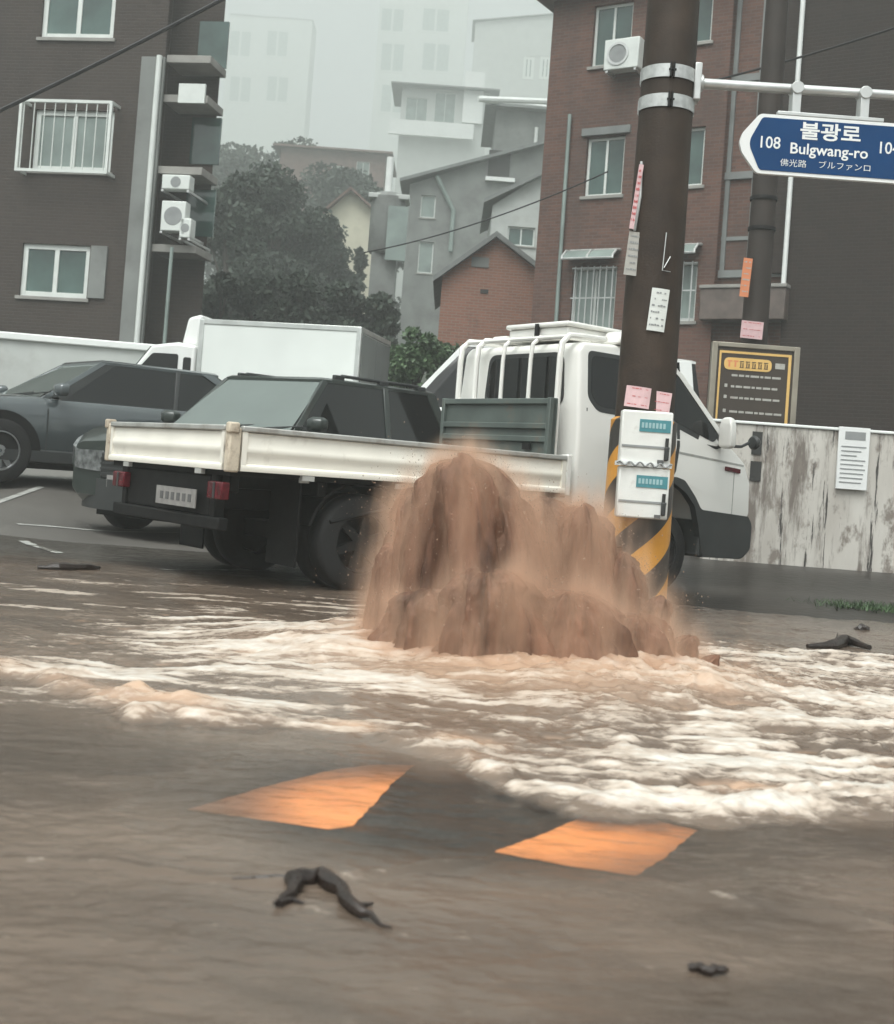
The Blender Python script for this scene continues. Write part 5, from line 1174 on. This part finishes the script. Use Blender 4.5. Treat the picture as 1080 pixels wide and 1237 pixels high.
# apartment slabs nearly lost in the fog; tower window colours also paint in haze
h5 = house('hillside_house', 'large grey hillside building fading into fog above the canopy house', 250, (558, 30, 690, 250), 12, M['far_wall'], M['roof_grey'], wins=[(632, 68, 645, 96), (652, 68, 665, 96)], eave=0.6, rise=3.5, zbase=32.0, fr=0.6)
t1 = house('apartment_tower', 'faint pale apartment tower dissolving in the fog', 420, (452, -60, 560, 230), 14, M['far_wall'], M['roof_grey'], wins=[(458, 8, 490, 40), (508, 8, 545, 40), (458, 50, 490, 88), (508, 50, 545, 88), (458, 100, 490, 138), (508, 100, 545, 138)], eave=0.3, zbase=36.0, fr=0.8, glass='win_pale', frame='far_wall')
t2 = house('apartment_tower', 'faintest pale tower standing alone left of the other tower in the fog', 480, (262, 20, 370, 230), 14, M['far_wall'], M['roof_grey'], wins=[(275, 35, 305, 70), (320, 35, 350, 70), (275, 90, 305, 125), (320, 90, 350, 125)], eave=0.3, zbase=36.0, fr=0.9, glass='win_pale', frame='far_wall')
ch2 = house('cream_house', 'cream walled house showing through a gap in the dark trees', 72, (372, 272, 470, 360), 7, M['cream_wall'], M['roof_brown'], rise=2.0, gable=True, eave=0.6, zbase=6.0)
rb2 = house('brick_house', 'reddish brown house above the dark trees in the mist', 120, (330, 182, 462, 300), 9, M['roof_brown'], M['roof_brown'], wins=[(400, 200, 415, 222), (430, 195, 446, 220)], eave=0.7, zbase=14.0, glass='win_pale')
# white water tank on a post
wt = P(470, 240, 44); o = empty('water_tank', (wt.x, 44, 3.5), 0, 'grey rooftop tank with a white vent pipe between trees and grey house', 'water tank')
z = wt.z-3.5
MB().lathe([(0.55, z-2.0), (0.62, z-1.9), (0.62, z), (0.5, z+0.15), (0.08, z+0.2)], (0, 0, 0), 'z', 20).build('tank', M['grey_wall'], o, smooth=True)
MB().tube([(-0.05, 0, z+0.15), (-0.05, 0, P(468, 190, 44).z-3.5)], 0.13, 10).build('vent_pipe', M['trim_white'], o, smooth=True)
MB().box(-0.7, 0.75, -0.5, 0.5, z-0.10, z+0.08).build('tank_lid', M['far_wall'], o, bevel=0.03)
MB().box(-0.45, 0.45, -0.4, 0.4, 0, z-2.0).build('plinth', M['grey_wall'], o)
mb = MB(); mb.box(0.05, 0.75, -0.72, -0.63, z-2.3, z-0.4); mb.build('panel', M['win_pale'], o)

# ------------------------------------------------------------------ trees and plants
def leaves(n, blobs, size, seed):
    rg = np.random.default_rng(seed); out = []; w = np.array([b[3]*b[4]*b[5] for b in blobs]); w = w/w.sum()
    idx = rg.choice(len(blobs), n, p=w); B = np.array(blobs)[idx]
    d = rg.normal(size=(n, 3)); d /= np.linalg.norm(d, axis=1)[:, None]; r = rg.random(n)**0.45
    c = B[:, :3] + d*B[:, 3:6]*r[:, None]
    a = rg.normal(size=(n, 3)); a /= np.linalg.norm(a, axis=1)[:, None]; b = np.cross(a, rg.normal(size=(n, 3))); b /= np.linalg.norm(b, axis=1)[:, None]
    s = size*(0.6+0.8*rg.random(n))[:, None]
    v = np.stack([c-a*s, c+b*s*0.55, c+a*s, c-b*s*0.55], 1).reshape(-1, 3)
    return v, np.arange(n*4).reshape(-1, 4)
def tree(name, label, px, py_top, py_base, Y, half_w, m, seed, n=5000, size=0.16, blobs_n=14, group=None, cat='tree', zb=None, conical=False):
    rd = random.Random(seed); b = P(px, py_base, Y); t = P(px, py_top, Y); zb = hz_(b.x, Y).item() if zb is None else zb; h = t.z-zb
    o = empty(name, (b.x, Y, zb), 0, label, cat, group)
    mb = MB(); lean = rd.uniform(-0.05, 0.05)*h
    mb.tube([(0, 0, -0.2), (lean*0.3, 0, h*0.3), (lean, 0, h*0.75)], [0.045*h*0.6, 0.03*h*0.6, 0.01*h*0.6], 8)
    bl = []
    for k in range(blobs_n):
        f = rd.uniform(0.25, 0.92); wd = half_w*(math.sin(math.pi*min(1, 0.18+f*0.82))**0.7 if not conical else (1.05-f))
        a = rd.uniform(0, 2*math.pi); rr = wd*rd.uniform(0.2, 0.75)
        q = (rr*math.cos(a), rr*math.sin(a), f*h); s = half_w*rd.uniform(0.26, 0.48)
        bl.append((*q, s, s, s*rd.uniform(0.6, 0.9)))
        mb.tube([(lean*0.5, 0, f*h*0.6), (q[0]*0.6, q[1]*0.6, f*h*0.88), q], [0.02*h*0.4, 0.012*h*0.4, 0.004*h], 5)
    mb.build('trunk', M['bark'], o, smooth=True)
    v, f = leaves(n, bl, size, seed); npmesh('crown', v, f, M[m], o, smooth=False)
    return o
G1 = 'trees on the misty slope'
tree('broadleaf_tree', 'tall dark tree at the corner of the brown apartment block', 268, 205, 400, 52, 2.3, 'leaf_a', 11, 20000, 0.12, 34, group=G1)
tree('broadleaf_tree', 'dark rounded tree in the middle of the misty slope', 328, 205, 400, 56, 2.9, 'leaf_a', 12, 22000, 0.13, 36, group=G1)
tree('broadleaf_tree', 'dark tree shading the cream house', 402, 190, 330, 96, 5.6, 'leaf_a', 13, 22000, 0.22, 38, group=G1)
tree('broadleaf_tree', 'narrow dark tree beside the grey water tank', 448, 205, 350, 90, 3.6, 'leaf_a', 14, 12000, 0.22, 28, group=G1)
tree('broadleaf_tree', 'hazy tall tree behind the corner tree and the brown apartment block', 283, 170, 330, 125, 7.2, 'leaf_a', 15, 14000, 0.30, 26, group=G1)
tree('broadleaf_tree', 'hazy tree beneath the reddish brown house', 352, 170, 320, 125, 7.4, 'leaf_a', 16, 14000, 0.30, 26, group=G1)
tree('broadleaf_tree', 'leafy dark tree crowding the left side of the cream wall', 380, 255, 400, 58, 2.3, 'leaf_a', 18, 15000, 0.13, 26, group=G1)
tree('conifer_tree', 'slim pointed conifer in front of the cream wall', 433, 285, 350, 60, 0.62, 'leaf_a', 17, 1800, 0.17, conical=True, cat='tree')
for k, (px, yt, hw_, lab) in enumerate(((262, 318, 0.9, 'low dark shrub next to the brown apartment block'), (312, 318, 1.1, 'low dark shrub under the middle tree on the slope'), (365, 322, 1.1, 'broad low shrub left of the cream house'), (415, 335, 1.0, 'low shrub below the cream house wall'), (452, 345, 0.8, 'low shrub below the grey water tank'))):
    tree('shrub', lab, px, yt, 420, 38, hw_*1.2, 'leaf_a', 30+k, 8000, 0.10, 20, 'shrubs on the misty slope', 'shrub')
tree('bush', 'green leafy bush between the box truck and the brick hut', 500, 378, 470, 23.5, 0.75, 'leaf_c', 41, 9000, 0.05, 16, cat='bush', zb=0.7)
tree('bush', 'dull green bush in front of the brick hut wall', 548, 392, 470, 24.5, 0.65, 'leaf_b', 42, 6000, 0.05, 14, cat='bush', zb=0.7)
# weeds at the wall foot
gw = G(1056, 740, 0.02); wd = empty('weeds', (gw.x, gw.y, gz(gw.x, gw.y)+0.03), 0, 'patch of low green weeds at the edge of the wet pavement by the wall', 'weeds')
rg = np.random.default_rng(5); n = 900
bx_ = rg.normal(0, 0.22, n); by_ = rg.normal(0, 0.10, n); hh = rg.uniform(0.02, 0.075, n); an = rg.uniform(0, 6.28, n); ln = rg.normal(0, 0.035, (n, 2))
v = np.zeros((n, 4, 3)); w_ = 0.006
v[:, 0] = np.stack([bx_-w_*np.cos(an), by_-w_*np.sin(an), 0*bx_], 1); v[:, 1] = np.stack([bx_+w_*np.cos(an), by_+w_*np.sin(an), 0*bx_], 1)
v[:, 2] = np.stack([bx_+ln[:, 0]+0.2*w_, by_+ln[:, 1], hh], 1); v[:, 3] = np.stack([bx_+ln[:, 0]-0.2*w_, by_+ln[:, 1], hh], 1)
npmesh('blades', v.reshape(-1, 3), np.arange(n*4).reshape(-1, 4), M['leaf_c'], wd, smooth=False)
# ------------------------------------------------------------------ the water burst
def burst_mat(name, light, dark, alpha=1.0):
    m = bpy.data.materials.new(name); m.use_nodes = True; n = m.node_tree; b = n.nodes['Principled BSDF']; out = n.nodes['Material Output']
    tc = n.nodes.new('ShaderNodeTexCoord'); mp = n.nodes.new('ShaderNodeMapping'); mp.inputs['Scale'].default_value = (7.5, 7.5, 1.1); n.links.new(tc.outputs['Object'], mp.inputs[0])
    no = n.nodes.new('ShaderNodeTexNoise'); no.inputs['Scale'].default_value = 1; no.inputs['Detail'].default_value = 7; no.inputs['Roughness'].default_value = 0.6; n.links.new(mp.outputs[0], no.inputs['Vector'])
    r = n.nodes.new('ShaderNodeValToRGB'); r.color_ramp.elements[0].position = 0.36; r.color_ramp.elements[1].position = 0.66; r.color_ramp.elements[0].color = (*dark, 1); r.color_ramp.elements[1].color = (*light, 1)
    n.links.new(no.outputs[0], r.inputs[0]); n.links.new(r.outputs[0], b.inputs['Base Color']); b.inputs['Roughness'].default_value = 0.55; b.inputs['Specular IOR Level'].default_value = 0.25
    b.inputs['Subsurface Weight'].default_value = 0.0
    if alpha < 1:
        tr = n.nodes.new('ShaderNodeBsdfTransparent'); mx = n.nodes.new('ShaderNodeMixShader'); mx.inputs[0].default_value = alpha
        n.links.new(tr.outputs[0], mx.inputs[1]); n.links.new(b.outputs[0], mx.inputs[2]); n.links.new(mx.outputs[0], out.inputs[0])
    else:
        nb = n.nodes.new('ShaderNodeTexNoise'); nb.inputs['Scale'].default_value = 7; nb.inputs['Detail'].default_value = 8; nb.inputs['Roughness'].default_value = 0.7; n.links.new(mp.outputs[0], nb.inputs['Vector'])
        bp = n.nodes.new('ShaderNodeBump'); bp.inputs['Strength'].default_value = 0.35; bp.inputs['Distance'].default_value = 0.02; n.links.new(nb.outputs[0], bp.inputs['Height']); n.links.new(bp.outputs[0], b.inputs['Normal'])
    return m
M['jet'] = burst_mat('muddy_shaded_jet', (0.24, 0.122, 0.078), (0.05, 0.023, 0.013))  # mud brown darkened so the plume's inner shade is in the colour
M['strand'] = burst_mat('muddy_strand', (0.46, 0.29, 0.20), (0.28, 0.155, 0.10), 0.6)
M['spray'] = burst_mat('muddy_spray', (0.62, 0.45, 0.34), (0.50, 0.34, 0.25), 0.45)
burst = empty('water_burst', (SPX, SPY, 0.0), 0, 'brown column of muddy water bursting up out of the flooded street', 'water burst')
S0 = Vector((SPX, SPY, 0))
# jets: (top px, top py, base px, radius, depth offset, power)
JETS = [(552, 556, 568, 0.30, 0.00, 2.6), (508, 600, 505, 0.20, 0.06, 2.0), (478, 660, 468, 0.13, 0.03, 1.6), (602, 600, 612, 0.24, -0.05, 2.2), (650, 604, 655, 0.22, 0.10, 2.4), (704, 612, 695, 0.19, 0.06, 2.0),
        (752, 668, 735, 0.17, 0.10, 1.7), (798, 722, 775, 0.14, 0.05, 1.5), (834, 768, 812, 0.09, 0.0, 1.4), (868, 792, 838, 0.06, -0.08, 1.3), (590, 690, 590, 0.30, -0.22, 1.8), (690, 715, 690, 0.27, -0.18, 1.7), (520, 715, 515, 0.24, -0.16, 1.7), (770, 745, 765, 0.18, -0.10, 1.6)]
rg = np.random.default_rng(3)
jets_w = []
for k, (tx, ty, bx0, r0, dy, pw) in enumerate(JETS):
    Yj = SPY+dy; top = P(tx, ty, Yj); base = P(bx0, 815, Yj); base.z = -0.02
    top = top-S0; base = base-S0; h = top.z
    nt_, na = 70, 96
    t = np.linspace(0, 1, nt_)[:, None]; a = np.linspace(0, 2*np.pi, na, endpoint=False)[None, :]
    ca, sa = np.cos(a), np.sin(a)
    # noise sampled on a cylinder so that it closes: flutes run up the jet
    def cyl(f, v, s, o=4): return fbm(ca*f+5+0*t, sa*f+v*t+3*0+0*a, o, s) if False else 0.5*(fbm(ca*f+v*t*0.35+7, t*v+0*a, o, s)+fbm(sa*f+11+v*t*0.2, t*v+0*a, o, s+5))
    flute = cyl(2.6, 1.2, 100+k*7) - 0.5; fine = cyl(8.0, 2.2, 101+k*7) - 0.5; finer = cyl(20.0, 5.0, 102+k*7, 3) - 0.5
    hh = 1 + 0.22*(cyl(2.2, 0.0, 103+k*7)-0.5)
    prof = (1-t**(pw+1.2))**0.5*(1-0.30*t)*(1+0.25*(1-t)**3)
    rr = r0*0.86*prof*(1+1.2*flute+0.85*fine+0.40*finer) + r0*0.06*fine*(1-t)
    rr = np.maximum(rr, 0.004)
    cx = base.x+(top.x-base.x)*t; cy = base.y+(top.y-base.y)*t
    z = base.z + (h-base.z)*np.sin(t*np.pi/2)**0.9*hh + 0.10*fine*h*t
    v = np.stack([cx+rr*ca, cy+rr*sa*0.8, z+0*rr], -1)
    i = np.arange((nt_-1)*na).reshape(nt_-1, na); j = np.roll(i, -1, axis=1)
    npmesh('water_jet', v.reshape(-1, 3), np.stack([i.ravel(), j.ravel(), (j+na).ravel(), (i+na).ravel()], 1), M['jet'], burst)
    jets_w.append((v, r0*h))
# ligaments: short tapering strands of water thrown off along the flight path
def sample(n, spread):
    w = np.array([q for _, q in jets_w]); w = w/w.sum(); idx = rg.choice(len(jets_w), n, p=w)
    out = np.zeros((n, 3)); d = np.zeros((n, 3))
    for k, (v, _) in enumerate(jets_w):
        m = idx == k; c = m.sum()
        if not c: continue
        ti = (rg.random(c)**0.8*69).astype(int); ai = rg.integers(0, 96, c)
        p = v[ti, ai]; axis_ = v[ti].mean(axis=1); o = p-axis_; o /= (np.linalg.norm(o, axis=1)[:, None]+1e-6)
        e = np.abs(rg.normal(0, spread, c))[:, None]*(0.5+1.0*(ti/69.0)[:, None])
        out[m] = p + o*e + rg.normal(0, 0.006, (c, 3)); d[m] = o*0.45 + np.array([0.10, 0, 0.9])
    return out, d/np.linalg.norm(d, axis=1)[:, None]
# spray: droplets
def drops(n, spread, s0, s1, m, up_=0.0):
    c, d = sample(n, spread); c = c + rg.normal(0, spread*0.35, (n, 3)); c[:, 2] = np.maximum(c[:, 2], 0.02)
    s = (s0+(s1-s0)*rg.random(n)**3)[:, None, None]
    oc = np.array([(1, 0, 0), (-1, 0, 0), (0, 1, 0), (0, -1, 0), (0, 0, 1.5), (0, 0, -1.5)])[None]
    V = (c[:, None]+oc*s).reshape(-1, 3)
    f = np.array([(0, 2, 4), (2, 1, 4), (1, 3, 4), (3, 0, 4), (2, 0, 5), (1, 2, 5), (3, 1, 5), (0, 3, 5)])
    F_ = (np.arange(n)[:, None, None]*6+f[None]).reshape(-1, 3)
    return tag(npmesh('spray', V, F_, M[m], burst, smooth=True), kind='stuff')
drops(14000, 0.045, 0.0006, 0.0024, 'spray')
drops(5000, 0.13, 0.0007, 0.0032, 'spray')

# fine mist hanging round the jets: a fog volume grown from their surface
def mist_volume():
    vs = []; fs = []; o = 0
    for v, _ in jets_w:
        q = v[::2, ::4]; a_, b_ = q.shape[:2]; vs.append(q.reshape(-1, 3)); i = np.arange((a_-1)*b_).reshape(a_-1, b_); j = np.roll(i, -1, axis=1)
        fs.append(np.stack([i.ravel(), j.ravel(), (j+b_).ravel(), (i+b_).ravel()], 1)+o); o += a_*b_
    V_ = np.concatenate(vs)
    m = bpy.data.materials.new('muddy_mist'); m.use_nodes = True; n = m.node_tree; n.nodes.remove(n.nodes['Principled BSDF'])
    pv = n.nodes.new('ShaderNodeVolumePrincipled'); pv.inputs['Color'].default_value = (0.80, 0.565, 0.42, 1); pv.inputs['Density'].default_value = MIST_D; pv.inputs['Anisotropy'].default_value = 0.0
    n.links.new(pv.outputs[0], n.nodes['Material Output'].inputs['Volume'])
    ob = npmesh('mist', V_, np.concatenate(fs), m, burst)
    g = bpy.data.node_groups.new('mist_nodes', 'GeometryNodeTree'); N = g.nodes; Lk = g.links
    g.interface.new_socket('Geometry', in_out='INPUT', socket_type='NodeSocketGeometry'); g.interface.new_socket('Geometry', in_out='OUTPUT', socket_type='NodeSocketGeometry')
    gi = N.new('NodeGroupInput'); go = N.new('NodeGroupOutput')
    pr_ = N.new('GeometryNodeProximity'); pr_.target_element = 'FACES'; Lk.new(gi.outputs[0], pr_.inputs[0])
    pos = N.new('GeometryNodeInputPosition')
    def math_(op, a, b=None):
        x = N.new('ShaderNodeMath'); x.operation = op
        for k, s in enumerate((a, b)):
            if s is None: continue
            if isinstance(s, (int, float)): x.inputs[k].default_value = s
            else: Lk.new(s, x.inputs[k])
        return x.outputs[0]
    vm = N.new('ShaderNodeVectorMath'); vm.operation = 'MULTIPLY'; vm.inputs[1].default_value = (1, 1, 0.13); Lk.new(pos.outputs[0], vm.inputs[0])
    nz = N.new('ShaderNodeTexNoise'); nz.inputs['Scale'].default_value = 8.0; nz.inputs['Detail'].default_value = 4; nz.inputs['Roughness'].default_value = 0.62; Lk.new(vm.outputs[0], nz.inputs['Vector'])
    nz2 = N.new('ShaderNodeTexNoise'); nz2.inputs['Scale'].default_value = 2.6; nz2.inputs['Detail'].default_value = 2; Lk.new(vm.outputs[0], nz2.inputs['Vector'])
    fall = math_('MULTIPLY_ADD', nz2.outputs[0], 0.075); N[-1].inputs[2].default_value = 0.008
    e = math_('EXPONENT', math_('MULTIPLY', math_('DIVIDE', pr_.outputs['Distance'], fall), -1.0))
    k = math_('MULTIPLY', math_('SUBTRACT', nz.outputs[0], 0.40), 4.6)
    kk = N.new('ShaderNodeClamp'); Lk.new(k, kk.inputs[0])
    dns = math_('SUBTRACT', math_('MULTIPLY', e, kk.outputs[0]), 0.03)
    dc = N.new('ShaderNodeClamp'); Lk.new(dns, dc.inputs[0])
    vc = N.new('GeometryNodeVolumeCube'); Lk.new(dc.outputs[0], vc.inputs['Density'])
    lo = V_.min(0)-0.12; hi = V_.max(0)+0.14; lo[2] = 0.0
    vc.inputs['Min'].default_value = lo; vc.inputs['Max'].default_value = hi
    for ax_i, nm in enumerate(('Resolution X', 'Resolution Y', 'Resolution Z')): vc.inputs[nm].default_value = int((hi[ax_i]-lo[ax_i])/MIST_V)
    sm = N.new('GeometryNodeSetMaterial'); sm.inputs['Material'].default_value = m; Lk.new(vc.outputs[0], sm.inputs[0]); Lk.new(sm.outputs[0], go.inputs[0])
    md = ob.modifiers.new('mist', 'NODES'); md.node_group = g
    return tag(ob, kind='stuff')
MIST_D, MIST_V = 21.0, 0.011
mist_volume()

# ------------------------------------------------------------------ rain mist: one even volume round the whole place
hz = MB().box(-330, 330, -12, 520, -1.2, 225)
hm = bpy.data.materials.new('mist'); hm.use_nodes = True; n = hm.node_tree; n.nodes.remove(n.nodes['Principled BSDF'])
pv = n.nodes.new('ShaderNodeVolumePrincipled'); pv.inputs['Color'].default_value = (0.93, 0.965, 0.945, 1); pv.inputs['Density'].default_value = 0.0033; pv.inputs['Anisotropy'].default_value = 0.2
n.links.new(pv.outputs[0], n.nodes['Material Output'].inputs['Volume'])
ho = hz.build('haze', hm); tag(ho, 'thin pale rain mist filling the street', kind='stuff')
